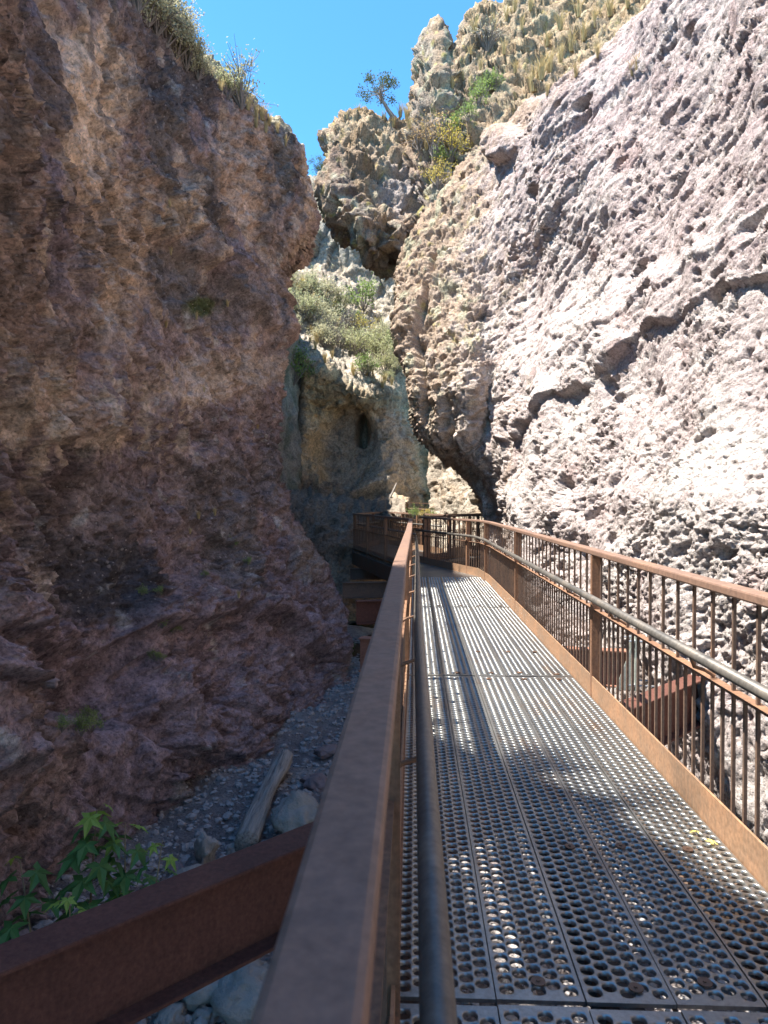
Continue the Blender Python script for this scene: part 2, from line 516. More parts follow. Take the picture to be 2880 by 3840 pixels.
def left_col(V, px, py, d, N):
    st = V.copy(); st[:, 2] *= 0.22
    n_big = fbm(V / 2.6, 3); n_st = fbm(st / 0.55 + 4, 3); n_sm = fbm(V / 0.35, 3)
    c = np.tile(np.array([0.225, 0.150, 0.118], np.float32), (len(V), 1))
    c = mixc(c, (0.165, 0.118, 0.118), sstep(-0.25, 0.45, n_big + 0.4 * n_sm))          # purple grey
    c = mixc(c, (0.08, 0.066, 0.062), sstep(0.25, 0.6, fbm(st / 0.4 + 44, 3)) * 0.6)
    c = mixc(c, (0.36, 0.25, 0.175), sstep(0.1, 0.5, n_st + 0.5 * fbm(V / 1.4 + 9, 2)) * 0.75)       # tan streaks
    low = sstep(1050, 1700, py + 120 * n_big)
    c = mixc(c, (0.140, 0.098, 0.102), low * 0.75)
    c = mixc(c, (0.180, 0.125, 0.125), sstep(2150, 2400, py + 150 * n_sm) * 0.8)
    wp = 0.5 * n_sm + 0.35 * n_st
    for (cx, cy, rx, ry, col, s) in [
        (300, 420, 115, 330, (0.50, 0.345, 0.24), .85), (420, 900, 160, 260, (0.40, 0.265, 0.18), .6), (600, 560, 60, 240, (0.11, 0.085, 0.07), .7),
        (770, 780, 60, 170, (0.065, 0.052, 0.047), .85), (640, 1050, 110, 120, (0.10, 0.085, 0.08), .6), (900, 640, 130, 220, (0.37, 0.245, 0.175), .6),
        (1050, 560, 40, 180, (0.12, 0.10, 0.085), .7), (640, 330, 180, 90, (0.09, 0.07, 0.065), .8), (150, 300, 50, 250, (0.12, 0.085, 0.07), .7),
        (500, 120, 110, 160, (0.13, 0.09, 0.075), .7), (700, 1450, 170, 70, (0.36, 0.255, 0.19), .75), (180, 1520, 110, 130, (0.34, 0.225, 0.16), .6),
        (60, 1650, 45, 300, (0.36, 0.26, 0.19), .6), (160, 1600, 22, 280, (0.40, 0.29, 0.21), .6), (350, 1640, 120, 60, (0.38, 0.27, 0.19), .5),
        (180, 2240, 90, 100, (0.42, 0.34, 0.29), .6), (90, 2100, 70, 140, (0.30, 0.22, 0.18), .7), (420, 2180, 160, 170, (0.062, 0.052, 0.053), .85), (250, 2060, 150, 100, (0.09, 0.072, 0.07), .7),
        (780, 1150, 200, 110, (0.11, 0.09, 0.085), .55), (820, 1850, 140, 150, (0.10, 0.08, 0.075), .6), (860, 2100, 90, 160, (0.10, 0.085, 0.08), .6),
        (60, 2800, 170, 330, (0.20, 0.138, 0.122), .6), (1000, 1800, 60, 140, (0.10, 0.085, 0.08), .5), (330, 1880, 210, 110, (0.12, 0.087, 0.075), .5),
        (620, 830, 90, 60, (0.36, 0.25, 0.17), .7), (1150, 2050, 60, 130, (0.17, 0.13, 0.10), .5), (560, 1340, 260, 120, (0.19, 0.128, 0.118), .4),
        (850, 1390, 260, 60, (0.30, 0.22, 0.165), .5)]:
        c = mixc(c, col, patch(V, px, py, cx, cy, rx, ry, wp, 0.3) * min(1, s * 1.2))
    drip = sstep(0.05, 0.35, fbm(st * np.array([1, 1, .5]) / 0.17 + 14, 3)) * sstep(1300, 1450, py + 80 * n_sm) * (1 - sstep(1650, 1800, py + 80 * n_sm)) * (1 - sstep(600, 800, px))
    c = mixc(c, (0.36, 0.26, 0.185), drip * 0.75)
    up_drip = sstep(0.1, 0.4, fbm(st * np.array([1, 1, .4]) / 0.3 + 64, 3)) * (1 - sstep(900, 1300, py))
    c = mixc(c, (0.075, 0.060, 0.054), up_drip * 0.6)
    # moss on the small ledge
    c = mixc(c, (0.05, 0.06, 0.02), patch(V, px, py, 760, 1150, 70, 40, wp, 0.3) * 0.9)
    c = mixc(c, (0.33, 0.30, 0.27), sstep(0.55, 0.8, fbm(V / 0.5 + 21, 3)) * 0.5)      # pale lichen scabs
    # dry soil on the brow
    brow = sstep(0.35, 0.75, N[:, 2])
    c = mixc(c, (0.33, 0.27, 0.17), brow * (py < 900) * 0.8)
    return c * np.array([1.42, 1.52, 1.58], np.float32) * (1 + 0.2 * sstep(2100, 2500, py))[:, None]

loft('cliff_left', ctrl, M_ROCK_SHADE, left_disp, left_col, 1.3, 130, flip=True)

# =============================== right cliff with the overhanging buttress
COLS = [None, 1640, 1760, 1880, 2080, 2380, 2700, 3000, 3450]
def base_Y(px):  return 4.05 / (0.15 + (px - 1555) / F_PX)
def top_Y(px):   return 6.0 / (0.15 + (px - 1555) / F_PX)
R_ROWS = [  # silhouette (px, py, Y) of the buttress then py of the other columns, fraction 0 top .. 1 base
    ((1492, 950, 20.2), [780, 600, 480, 330, 70, -160, -350, -600], 0.0),
    ((1488, 1100, 19.0), [1000, 900, 810, 690, 540, 420, 330, 230], 0.2),
    ((1496, 1300, 18.2), [1230, 1160, 1100, 1030, 950, 890, 850, 800], 0.4),
    ((1510, 1470, 17.7), [1430, 1390, 1360, 1330, 1290, 1260, 1240, 1220], 0.6),
    ((1545, 1610, 17.7), [1600, 1580, 1570, 1560, 1550, 1540, 1530, 1520], 0.76),
    ((1640, 1705, 17.9), [1705, 1700, 1690, 1690, 1690, 1690, 1690, 1690], 0.86),
    ((1752, 1775, 18.2), [1780, 1800, 1800, 1800, 1800, 1800, 1800, 1800], 0.93),
    ((1790, 1890, 17.6), [1895, 1900, 1900, 1900, 1900, 1900, 1900, 1900], 1.0),
    ((1825, 2050, 16.8), [2080, 2120, 2130, 2140, 2140, 2140, 2140, 2140], 1.03),
    ((1830, 2250, 16.0), [2280, 2330, 2380, 2440, 2520, 2560, 2600, 2640], 0.98),
    ((1810, 2430, 15.2), [2470, 2520, 2600, 2760, 3000, 3250, 3500, 3900], 0.90),
]
sil_Y = {1640: [20.2, 18.8, 17.7, 17.0, 17.2, 17.6, 17.9, 17.3, 16.6, 15.8, 15.0],
         1760: [20.0, 18.4, 17.2, 16.4, 16.4, 16.9, 17.4, 17.0, 16.4, 15.4, 14.4]}
ctrl = []
for k, (s, pys, fr) in enumerate(R_ROWS):
    row = []
    for j, pxx in enumerate(COLS):
        if j == 0:
            row.append(at(*s)); continue
        py = pys[j - 1]
        if pxx in (1640, 1760):
            Y = sil_Y[pxx][k]
            pp = max(pxx, s[0] + (20 if pxx == 1640 else 45))
        else:
            Y = top_Y(pxx) * (1 - fr) + base_Y(pxx) * fr
            if pxx == 1880: Y = min(Y, 18.8 - 2.2 * min(fr / .5, 1)); Y = Y if fr < 0.7 else max(Y, 14.6)
            if pxx == 2080: Y = min(Y, 14.8)
            pp = pxx if pxx > 1900 else max(pxx, s[0] + 75)
        row.append(at(pp, py, Y))
    z = [14, 11.5, 9, 6.5, 4.8, 3.6, 2.4, 1.3, 0.0, -1.3, -2.9][k]
    lean = 0.16 * max(z, 0)
    row += [W(2.9 + lean, 1.2, z), W(3.1 + lean, -3.5, z), W(3.6 + lean, -9, z)]
    a = row[0]
    row = [a + W(3.5, 7, 0), a + W(1.3, 3.6, 0), a + W(0.25, 1.3, 0)] + row
    ctrl.append(row)
top = ctrl[0]
ctrl = [[p + W(9, 3, 1.0) for p in top], [p + W(3.2, 2.0, 1.2) for p in top], [p + W(0.9, 0.8, 0.7) for p in top]] + ctrl

def right_disp(Q, px, py, N):
    left = 1 - sstep(1700, 1980, px + 60 * perlin(Q / 0.8 + 5))                      # the knobbly tan buttress
    d = 0.30 * fbm(Q / 2.8 + 7.7, 3) + (0.06 + 0.08 * left) * fbm(Q / 0.9 + 2, 3)
    q = Q.copy(); q[:, 2] = Q[:, 2] + 0.27 * (Q[:, 1] - Q[:, 0])   # flow banding climbs to the right
    hi = 1 - sstep(900, 1700, py)
    d += (0.010 + 0.022 * hi) * ridged(q / np.array([0.9, 0.9, 0.15]) + 4, 3)
    d += left * (0.6 * pits(Q, 0.5, 0.35, 0.24, (1.1, 1.1, 0.8), 55, 0.40) + pits(Q, 0.26, 0.42, 0.12, (1.1, 1.1, 0.85), 65, 0.42) + pits(Q, 0.14, 0.42, 0.08, (1.1, 1.1, 0.85), 75, 0.42) + 0.9 * facets(Q, 0.09, 0.6, 0.5) + 0.35 * facets(Q + 0.07 * np.stack([perlin(Q / 0.3), perlin(Q / 0.3 + 9), perlin(Q / 0.3 + 19)], 1), (0.24, 0.24, 0.32), 0.5, 0.4))
    w = q + 0.06 * np.stack([perlin(q / 0.3), perlin(q / 0.3 + 9), perlin(q / 0.3 + 19)], 1)
    rough = 0.55 + 0.8 * sstep(-0.3, 0.5, fbm(Q / 1.5 + 71, 2)) + 0.3 * left
    d += rough * (facets(w, (0.8, 0.9, 0.42), 0.11, 0.04) + facets(w, (0.32, 0.36, 0.16), 0.14, 0.06) + facets(w, (0.13, 0.16, 0.07), 0.34, 0.2) + 1.0 * facets(w, (0.06, 0.07, 0.04), 0.65, 0.5))
    clus = sstep(-0.25, 0.35, fbm(Q / 1.6 + 40, 2))
    d += pits(Q, 0.80, 0.30, 0.32, (1, 0.8, 1.2), 5, 0.25) * (0.25 + 0.75 * hi)
    d += pits(q, 0.40, 0.34, 0.22, (0.8, 0.7, 1.25), 15, 0.34) * (0.35 + 0.65 * clus)
    d += pits(q, 0.19, 0.42, 0.12, (0.8, 0.8, 1.2), 25, 0.36) * (0.35 + 0.65 * clus)
    d += pits(Q, 0.11, 0.3, 0.055, (1, 1, 1.2), 35, 0.42)
    wob = 34 * perlin(Q / 0.9) + 20 * perlin(Q / 0.3 + 8)
    y2 = py + wob
    d += ledge(px, y2, [(1850, 1680), (1950, 1620), (2200, 1440), (2450, 1230), (2700, 1110), (2980, 990)], 0.14, 300, 14, 50) * (0.45 + 1.0 * sstep(-0.35, 0.35, perlin(Q / 0.7 + 91)))
    d += ledge(px, y2, [(2080, 1270), (2300, 1180), (2500, 1080), (2700, 960)], 0.07, 90, 20)
    d += ledge(px, y2, [(1880, 1120), (2000, 930), (2100, 780), (2240, 620), (2400, 500)], 0.06, 120, 22)
    d += ledge(px, y2, [(2050, 520), (2200, 400), (2420, 240)], 0.06, 120, 22)
    # clefts between the buttress and the main wall
    wv = 14 * perlin(Q / 0.5 + 3)
    for line, a, w in (([(880, 1650), (1050, 1625), (1250, 1565), (1450, 1590), (1560, 1600)], 0.32, 12), ([(560, 1860), (1000, 1835), (1400, 1810), (1650, 1815)], 0.05, 26), ([(1500, 1690), (1700, 1700)], 0.3, 16)):
        ys = [a_ for a_, b_ in line]; xs = [b_ for a_, b_ in line]
        xx = np.interp(py, ys, xs)
        m = sstep(ys[0] - 60, ys[0] + 60, py) * (1 - sstep(ys[-1] - 60, ys[-1] + 60, py))
        d -= a * m * np.exp(-((px + wv - xx) / w) ** 2)
    xx = np.interp(py, [1660, 1760, 1850, 2100], [1990, 2070, 2110, 2120])
    d -= 0.3 * sstep(1650, 1720, py) * (1 - sstep(2000, 2200, py)) * np.exp(-((px + 2 * wv - xx) / 26) ** 2) * sstep(-0.2, 0.3, perlin(Q / 0.5 + 77))
    d += 0.4 * patch(Q, px, py, 1900, 540, 60, 60, fbm(Q / 0.5, 2) * 0.6, 0.4) 
    return d

def right_col(V, px, py, d, N):
    n_big = fbm(V / 2.2 + 1, 3); n_sm = fbm(V / 0.3, 3)
    q = V.copy(); q[:, 2] = V[:, 2] + 0.27 * (V[:, 1] - V[:, 0])
    band = fbm(q / np.array([1.6, 1.6, 0.3]), 3)
    c = np.tile(np.array([0.455, 0.385, 0.365], np.float32), (len(V), 1))
    c = mixc(c, (0.51, 0.458, 0.425), sstep(-0.2, 0.5, n_big) * 0.8)
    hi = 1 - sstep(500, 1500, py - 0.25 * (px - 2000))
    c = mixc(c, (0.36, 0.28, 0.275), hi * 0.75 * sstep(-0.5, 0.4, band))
    c = mixc(c, (0.58, 0.535, 0.50), sstep(0.2, 0.6, band + 0.5 * n_sm) * 0.6)
    c = mixc(c, (0.36, 0.25, 0.235), sstep(0.35, 0.7, fbm(V / 0.8 + 50, 3)) * 0.5)
    left = 1 - sstep(1640, 1960, px + 130 * n_sm + 120 * n_big)
    c = mixc(c, (0.40, 0.30, 0.215), left * 0.85)
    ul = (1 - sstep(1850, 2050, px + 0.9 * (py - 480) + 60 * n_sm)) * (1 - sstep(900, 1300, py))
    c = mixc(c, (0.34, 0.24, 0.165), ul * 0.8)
    lich = left * sstep(0.1, 0.5, fbm(V / 0.5 + 5, 3)) * (1 - sstep(1350, 1700, py))
    c = mixc(c, (0.42, 0.43, 0.30), lich * 0.6)
    c = mixc(c, (0.44, 0.38, 0.10), left * sstep(0.45, 0.7, fbm(V / 0.28 + 15, 3)) * 0.5 * (py < 1300))
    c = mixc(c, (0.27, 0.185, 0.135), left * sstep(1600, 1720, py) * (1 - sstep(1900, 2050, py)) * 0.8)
    return c

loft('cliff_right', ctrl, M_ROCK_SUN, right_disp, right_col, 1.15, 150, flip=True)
# =============================== knob, spire and slopes above the right cliff
SKY = [(1232, 505, 905, 0), (1285, 428, 880, 0), (1345, 412, 905, 0), (1410, 412, 955, 0), (1480, 432, 1010, 0), (1536, 436, 1050, .1), (1552, 395, 1060, .2), (1564, 275, 1050, .3), (1600, 130, 1000, .3),
       (1648, 52, 960, .35), (1684, 150, 900, .4), (1702, 185, 890, .5), (1730, 130, 870, .6), (1775, 66, 800, .8), (1860, 45, 700, 1), (1985, 15, 600, 1), (2120, -30, 500, 1), (2420, -150, 240, 1), (2950, -330, 0, 1)]
TT = [0.0, 0.14, 0.32, 0.55, 0.78, 1.0]
KY = [27.2, 25.9, 24.8, 23.8, 23.0, 22.7]; SY = [29.5, 28.2, 26.6, 24.8, 23.2, 21.9]
edge = [(1232, 505), (1222, 590), (1230, 690), (1262, 780), (1325, 865), (1420, 950)]
ctrl = []
for r, t in enumerate(TT):
    row = []
    for j, (x, s, b, w) in enumerate(SKY):
        Y = KY[r] * (1 - w) + SY[r] * w
        if j == 0: row.append(at(edge[r][0], edge[r][1], Y))
        else:
            xx = x
            if j in (1, 2): xx = max(x, edge[r][0] + 45 * j)
            if j == 3: xx = max(x, edge[r][0] + 110)
            if j == 4: xx = max(x, edge[r][0] + 135)
            row.append(at(xx, s + t * (b - s), Y))
    a = row[0]
    ctrl.append([a + W(3.5, 6, 0), a + W(0.9, 2.8, 0), a + W(0.05, 0.9, 0)] + row)
top, bot = ctrl[0], ctrl[-1]
ctrl = [[p + W(3, 9, -4) for p in top], [p + W(0.7, 3.0, -1.2) for p in top], [p + W(0.1, 0.8, -0.05) for p in top]] + ctrl + [[p + W(0.7, 1.6, 0.55) for p in bot], [p + W(2.5, 4.5, 0.4) for p in bot]]

def knob_disp(Q, px, py, N):
    d = 0.45 * fbm(Q / 2.6 + 17, 3) + 0.12 * ridged(Q / 0.9 + 3, 4)
    w = Q + 0.15 * np.stack([perlin(Q / 0.6), perlin(Q / 0.6 + 9), perlin(Q / 0.6 + 19)], 1)
    d += facets(w, (1.0, 1.0, 0.8), 0.4, 0.2) + facets(w, 0.42, 0.45, 0.25) + facets(Q, 0.18, 0.5, 0.3)
    d += pits(Q, 0.8, 0.3, 0.28, (1, 1, 1.2), 9)
    d -= 0.45 * patch(Q, px, py, 1455, 905, 45, 70, fbm(Q / 0.6, 2) * 0.7, 0.7)
    sp = 1 - sstep(0, 90, np.abs(px - 1645))
    d *= 1 - 0.55 * sp * (py < 300)
    return d

def knob_col(V, px, py, d, N):
    n1 = fbm(V / 1.6 + 3, 3); n2 = fbm(V / 0.5, 3); n3 = fbm(V / 0.3 + 33, 3)
    c = np.tile(np.array([0.29, 0.21, 0.15], np.float32), (len(V), 1))
    c = mixc(c, (0.26, 0.225, 0.185), sstep(-0.2, 0.5, n1) * 0.7)
    c = mixc(c, (0.36, 0.36, 0.26), sstep(0.1, 0.5, n2) * 0.65)
    c = mixc(c, (0.42, 0.36, 0.10), sstep(0.4, 0.7, n3) * 0.7)
    c = mixc(c, (0.12, 0.085, 0.075), patch(V, px, py, 1330, 640, 55, 130, 0.7 * n2, 0.4) * 0.85)
    c = mixc(c, (0.30, 0.27, 0.27), patch(V, px, py, 1500, 720, 70, 90, 0.6 * n2, 0.4) * 0.8)
    c = mixc(c, (0.36, 0.26, 0.15), sstep(0.35, 0.7, N[:, 2]) * 0.6)
    return c
loft('cliff_upper_right', ctrl, M_ROCK_LICHEN, knob_disp, knob_col, 1.25, 90, flip=True)

# =============================== far wall: rock columns, brushy slope, hollowed wall
FX = [780, 930, 1030, 1110, 1200, 1290, 1380, 1480, 1560, 1650, 1780]
def fr(pys, Ys): return [at(x, y, Y) for x, y, Y in zip(FX, pys, Ys)]
n = len(FX)
hol = np.array([0, 0, .1, .45, .9, 1.0, .85, .35, .1, 0, 0])
ro = np.array([0, 0, 0, 0, 0, 0, .15, 0.9, 2.8, 5.5, 8.0])
co_ = np.linspace(3.0, -3.0, len(FX))
lip = [1110, 1165, 1215, 1290, 1360, 1415, 1450, 1455, 1450, 1450, 1450]
ctrl = [
    [p + W(-6, 20, 3) for p in fr([560, 600, 640, 690, 700, 720, 740, 760, 800, 800, 800], 46 + co_)],
    fr([560, 600, 640, 690, 700, 720, 740, 760, 800, 800, 800], 46 + co_),
    fr([740, 760, 780, 800, 815, 830, 840, 850, 880, 880, 880], 42.5 + co_),
    fr([820, 840, 860, 880, 890, 900, 910, 920, 950, 950, 950], 41.2 + co_),
    fr([900, 920, 940, 965, 990, 1040, 1130, 1200, 1230, 1230, 1230], 40.4 + co_),
    fr([960, 1000, 1040, 1080, 1120, 1170, 1240, 1290, 1310, 1310, 1310], 37 + 0.7 * co_),
    fr([1050, 1100, 1150, 1200, 1260, 1310, 1350, 1380, 1390, 1390, 1390], 33.5 + 0.35 * co_),
    fr(lip, 30.2 + ro),
    fr([l + 45 for l in lip], 29.9 + ro),
    fr([1250, 1300, 1360, 1420, 1475, 1510, 1530, 1540, 1540, 1540, 1540], 29.75 + 0.5 * hol + ro),
    fr([1500] * 3 + [1530, 1560, 1590, 1600, 1600, 1600, 1600, 1600], 29.6 + 1.1 * hol + ro),
    fr([1680] * n, 29.4 + 1.1 * hol + ro),
    fr([1790] * n, 29.1 + 0.8 * hol + ro),
    fr([1855] * n, 28.8 + 0.4 * hol + ro),
    fr([1885] * n, 28.2 + ro),
    fr([1990] * n, 27.8 + ro),
    fr([2160] * n, 26.8 + ro),
    fr([2320] * n, 25.5 + ro),
]
def far_disp(Q, px, py, N):
    up = 1 - sstep(900, 1120, py - 0.35 * np.clip(px - 1200, 0, 400))
    d = 0.45 * fbm(Q / 4.0 + 11, 3) + 0.10 * fbm(Q / 0.8, 3)
    lo = sstep(1350, 1500, py)
    f1, f2, cid = worley(Q / np.array([0.95, 0.95, 7.0]) + 2)
    d += up * (0.9 * (cid - 0.5) + 0.8 * np.minimum(f2 - f1, 0.12))                      # columnar joints
    g1, g2, gid = worley(Q / np.array([0.6, 0.6, 0.5]) + 8)
    d += (1 - lo) * (1 - 0.6 * up) * (facets(Q, (0.9, 0.9, 0.6), 0.45, 0.25) + facets(Q, 0.3, 0.5, 0.3)) + lo * 0.7 * (facets(Q, 0.45, 0.5, 0.3) + facets(Q, 0.16, 0.7, 0.5))
    d += lo * pits(Q, 0.33, 0.3, 0.12, (1, 1, 1), 5, 0.36)
    d -= 1.0 * patch(Q, px, py, 1300, 1690, 110, 150, fbm(Q / 1.2, 2) * 0.4, 0.35)
    d -= 1.5 * patch(Q, px, py, 1355, 1612, 30, 34, fbm(Q / 0.5, 2) * 0.3, 0.3)
    d -= 1.1 * patch(Q, px, py, 1392, 1838, 62, 26, fbm(Q / 0.5, 2) * 0.4, 0.3)
    d -= 0.9 * np.exp(-((px - np.interp(py, [1300, 1500, 1700, 1900], [1130, 1105, 1085, 1070])) / 16) ** 2) * sstep(1250, 1350, py)
    return d
def far_col(V, px, py, d, N):
    n1 = fbm(V / 2.0 + 3, 3); n2 = fbm(V / 0.6, 3); st = V.copy(); st[:, 2] *= 0.25; n3 = fbm(st / 0.8, 3)
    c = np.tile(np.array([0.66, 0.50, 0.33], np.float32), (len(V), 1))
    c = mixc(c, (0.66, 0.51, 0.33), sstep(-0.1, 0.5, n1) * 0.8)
    c = mixc(c, (0.34, 0.27, 0.21), sstep(0.0, 0.5, n3) * 0.6)
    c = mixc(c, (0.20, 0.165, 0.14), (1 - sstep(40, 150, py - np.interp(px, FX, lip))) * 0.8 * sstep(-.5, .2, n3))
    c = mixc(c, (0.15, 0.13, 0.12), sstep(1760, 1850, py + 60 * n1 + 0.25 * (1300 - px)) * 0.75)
    c = mixc(c, (0.66, 0.49, 0.29), patch(V, px, py, 1190, 1620, 110, 180, 0.7 * n2, 0.4) * 0.6)
    c = mixc(c, (0.62, 0.47, 0.28), patch(V, px, py, 1200, 1420, 55, 70, 0.7 * n2, 0.4) * 0.7)
    c = mixc(c, (0.55, 0.50, 0.44), patch(V, px, py, 1440, 1700, 100, 170, 0.7 * n2, 0.4) * 0.7)
    c = mixc(c, (0.36, 0.31, 0.26), patch(V, px, py, 1300, 1690, 80, 140, 0.4 * n2, 0.25) * 0.85)  # niche painted greyer and darker, shading that suggests the depth of the hollow
    c = mixc(c, (0.30, 0.23, 0.14), patch(V, px, py, 1290, 1500, 170, 60, 0.6 * n2, 0.4) * 0.6)  # upper arch of the bowl darkened too, part of the painted depth
    c = mixc(c, (0.13, 0.14, 0.135), (1 - sstep(1110, 1150, px)) * (1 - sstep(1650, 1750, py)) * sstep(1200, 1260, py) * 0.8)  # painted shade: dark greenish strip at the left end of the wall
    c = mixc(c, (0.08, 0.09, 0.04), sstep(1560, 1600, px) * sstep(1640, 1700, py) * 0.7)  # painted shade: dark green strip where the wall turns into the recess
    up = 1 - sstep(900, 1120, py - 0.35 * np.clip(px - 1200, 0, 400))
    c = mixc(c, (0.21, 0.195, 0.165), up * 0.92)
    c = mixc(c, (0.30, 0.28, 0.17), up * sstep(0.3, 0.6, n2) * 0.6)
    sl = sstep(1000, 1100, py) * (1 - sstep(0, 40, py - np.interp(px, FX, lip)))
    c = mixc(c, (0.38, 0.335, 0.27), sl * 0.85)
    return c
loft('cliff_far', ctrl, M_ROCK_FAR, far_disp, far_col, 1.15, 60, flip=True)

# =============================== low bench of rock behind the left cliff
BX = [900, 1010, 1090, 1160, 1230, 1290, 1340, 1420, 1520]
def br(pys, Ys): return [at(x, y, Y) for x, y, Y in zip(BX, pys, Ys)]
ctrl = [br([1845, 1845, 1850, 1860, 1870, 1878, 1882, 1885, 1885], [28.5] * 9),
        br([1850, 1855, 1865, 1880, 1895, 1905, 1912, 1915, 1915], [23.8] * 9),
        br([1885, 1890, 1900, 1910, 1925, 1938, 1945, 1945, 1945], [22.6] * 9),
        br([1990] * 9, [22.0, 21.9, 21.8, 21.7, 21.6, 21.8, 22.3, 23, 24]),
        br([2090] * 9, [21.6, 21.4, 21.2, 21.0, 20.9, 21.2, 21.9, 22.8, 24]),
        br([2230] * 9, [20.4, 20.3, 20.2, 20.1, 20.0, 20.6, 21.4, 22.6, 24]),
        br([2330] * 9, [19.2, 19.2, 19.2, 19.2, 19.2, 20.0, 21.0, 22.2, 24])]
def bench_disp(Q, px, py, N):
    d = 0.3 * fbm(Q / 2.0 + 21, 3) + 0.10 * ridged(Q / 0.7, 3)
    return d + facets(Q, 0.5, 0.4, 0.25) + facets(Q, 0.17, 0.5, 0.3) + pits(Q, 0.5, 0.3, 0.12, (1, 1, 1), 3)
def bench_col(V, px, py, d, N):
    n1 = fbm(V / 1.2 + 3, 3); st = V.copy(); st[:, 2] *= 0.2; n3 = fbm(st / 0.5, 3)
    c = np.tile(np.array([0.24, 0.18, 0.135], np.float32), (len(V), 1))
    c = mixc(c, (0.42, 0.31, 0.21), sstep(0.0, 0.5, n1 + n3) * 0.8)
    c = mixc(c, (0.33, 0.25, 0.17), sstep(2000, 2120, py + 60 * n1) * 0.6)
    return mixc(c, (0.22, 0.19, 0.155), sstep(0.5, 0.8, N[:, 2]) * 0.9)  # upward faces darkened, shade put into the colour of the bench top
loft('rock_bench', ctrl, M_ROCK_FAR, bench_disp, bench_col, 1.4, 60, flip=True)

# =============================== shaded wall that the left cliff hides for the most part
ctrl = []
for (z, dx) in ((-2.8, 0.5), (0, 0.25), (3, 0), (6, -0.15), (8.2, -0.4)):
    ctrl.append([W(-5.0 + dx, 17.5, z), W(-5.0 + dx, 20, z), W(-5.05 + dx, 23, z), W(-4.95 + dx, 26, z + .2), W(-4.8 + dx, 28.5, z + .5), W(-5.0 + dx, 31, z + 1)])
t0 = ctrl[-1]
ctrl += [[p + W(-0.9, 0.1, 3.5 - 0.15 * i) for i, p in enumerate(t0)], [p + W(-1.8, 0.2, 5.7 - 0.3 * i) for i, p in enumerate(t0)], [p + W(-8, 1, 8) for p in t0]]  # unseen upper rows, raised to block the sun from the far wall
ctrl = ctrl[::-1]
loft('cliff_behind_left', ctrl, M_ROCK_FAR, lambda Q, px, py, N: 0.3 * fbm(Q / 2 + 61, 3) + 0.1 * ridged(Q / 0.7, 3), lambda V, px, py, d, N: mixc(mixc(np.tile(np.array([0.26, 0.24, 0.21], np.float32), (len(V), 1)), (0.13, 0.145, 0.11), sstep(0, 0.4, fbm(V / 0.8, 3)) * 0.8), (0.30, 0.25, 0.17), sstep(.5, .8, N[:, 2])), 2.0, 60, flip=True)

# =============================== sunlit wall beyond the overhang
AX = [(1615, 26.5), (1640, 25.0), (1690, 23.6), (1750, 22.4), (1830, 21.3), (1950, 20.2)]
ctrl = []
for py in (1500, 1640, 1760, 1850, 1950, 2080, 2250):
    row = [at(x, py, Y + 0.004 * (1900 - py) * 0.5) for x, Y in AX]
    a = row[0]
    ctrl.append([a + W(2.5, 5, 0), a + W(0.3, 1.5, 0)] + row)
def alc_disp(Q, px, py, N):
    return 0.14 * fbm(Q / 1.4 + 41, 3) + 0.04 * ridged(Q / 0.6, 3) + 0.4 * facets(Q, 0.5, 0.3, 0.2) + 0.8 * facets(Q, 0.15, 0.5, 0.3)
def alc_col(V, px, py, d, N):
    n1 = fbm(V / 0.7 + 3, 3)
    c = np.tile(np.array([0.42, 0.36, 0.29], np.float32), (len(V), 1))
    return mixc(c, (0.30, 0.22, 0.15), sstep(0, 0.5, n1) * 0.7)
loft('cliff_beyond_overhang', ctrl, M_ROCK_LICHEN, alc_disp, alc_col, 1.5, 60, flip=True)

# =============================== stream bed
def bed_z(x, y):
    p = np.stack([x, y, np.zeros_like(x)], 1)
    z = -2.18 + 0.14 * fbm(p / 1.6 + 3.3, 3) + 0.02 * perlin(p / 0.2)
    z = z + 0.45 * sstep(1.0, 3.2, x) * (1 - sstep(9, 14, y))           # bank against the right wall
    z = z + 0.30 * (1 - sstep(4.0, 8.5, y)) * (1 - sstep(-3.2, -1.2, x))
    z = z - 0.10 * np.exp(-((x + 0.9 - 0.1 * (y - 15)) / 0.9) ** 2) * sstep(13, 16, y)
    return z
def axis(*segs):
    return np.concatenate([np.arange(a, b, s) for a, b, s in segs])
gx = axis((-60, -6, 6.0), (-6, -4, 0.4), (-4, 3.2, 0.055), (3.2, 6, 0.4), (6, 66, 6.0))
gy = axis((-40, -2, 2.0), (-2, 2, 0.25), (2, 12, 0.055), (12, 22, 0.09), (22, 34, 0.5), (34, 90, 6.0))
X, Yg = np.meshgrid(gx, gy)
xs, ys = X.ravel(), Yg.ravel()
zs = par(bed_z, xs, ys)
P3 = np.stack([xs, ys, zs], 1)
f1, _, cid = worley(P3 / 0.16)
P3[:, 2] += 0.04 * (0.5 - f1) * (0.3 + cid) * ((xs > -4) & (xs < 3.2))
nv, nu = X.shape
idx = np.arange(nv * nu).reshape(nv, nu)
me = mesh_np('stream_bed', P3, np.stack([idx[:-1, :-1], idx[:-1, 1:], idx[1:, 1:], idx[1:, :-1]], -1).reshape(-1, 4))
nb = fbm(P3 / 0.8, 3)
c = np.tile(np.array([0.42, 0.365, 0.36], np.float32), (len(P3), 1))
c = mixc(c, (0.54, 0.495, 0.48), sstep(-0.1, 0.5, nb))
c = mixc(c, (0.34, 0.28, 0.26), sstep(0.3, 1.5, xs) * 0.6)
set_col(me, c)
M_BED = rock_mat('gravelly_stream_bed', (0.7, 1.25), 40, 0.9, 0.02, 0.5)
me.materials.append(M_BED)
bed = link(bpy.data.objects.new('stream_bed', me)); bed['kind'] = 'structure'

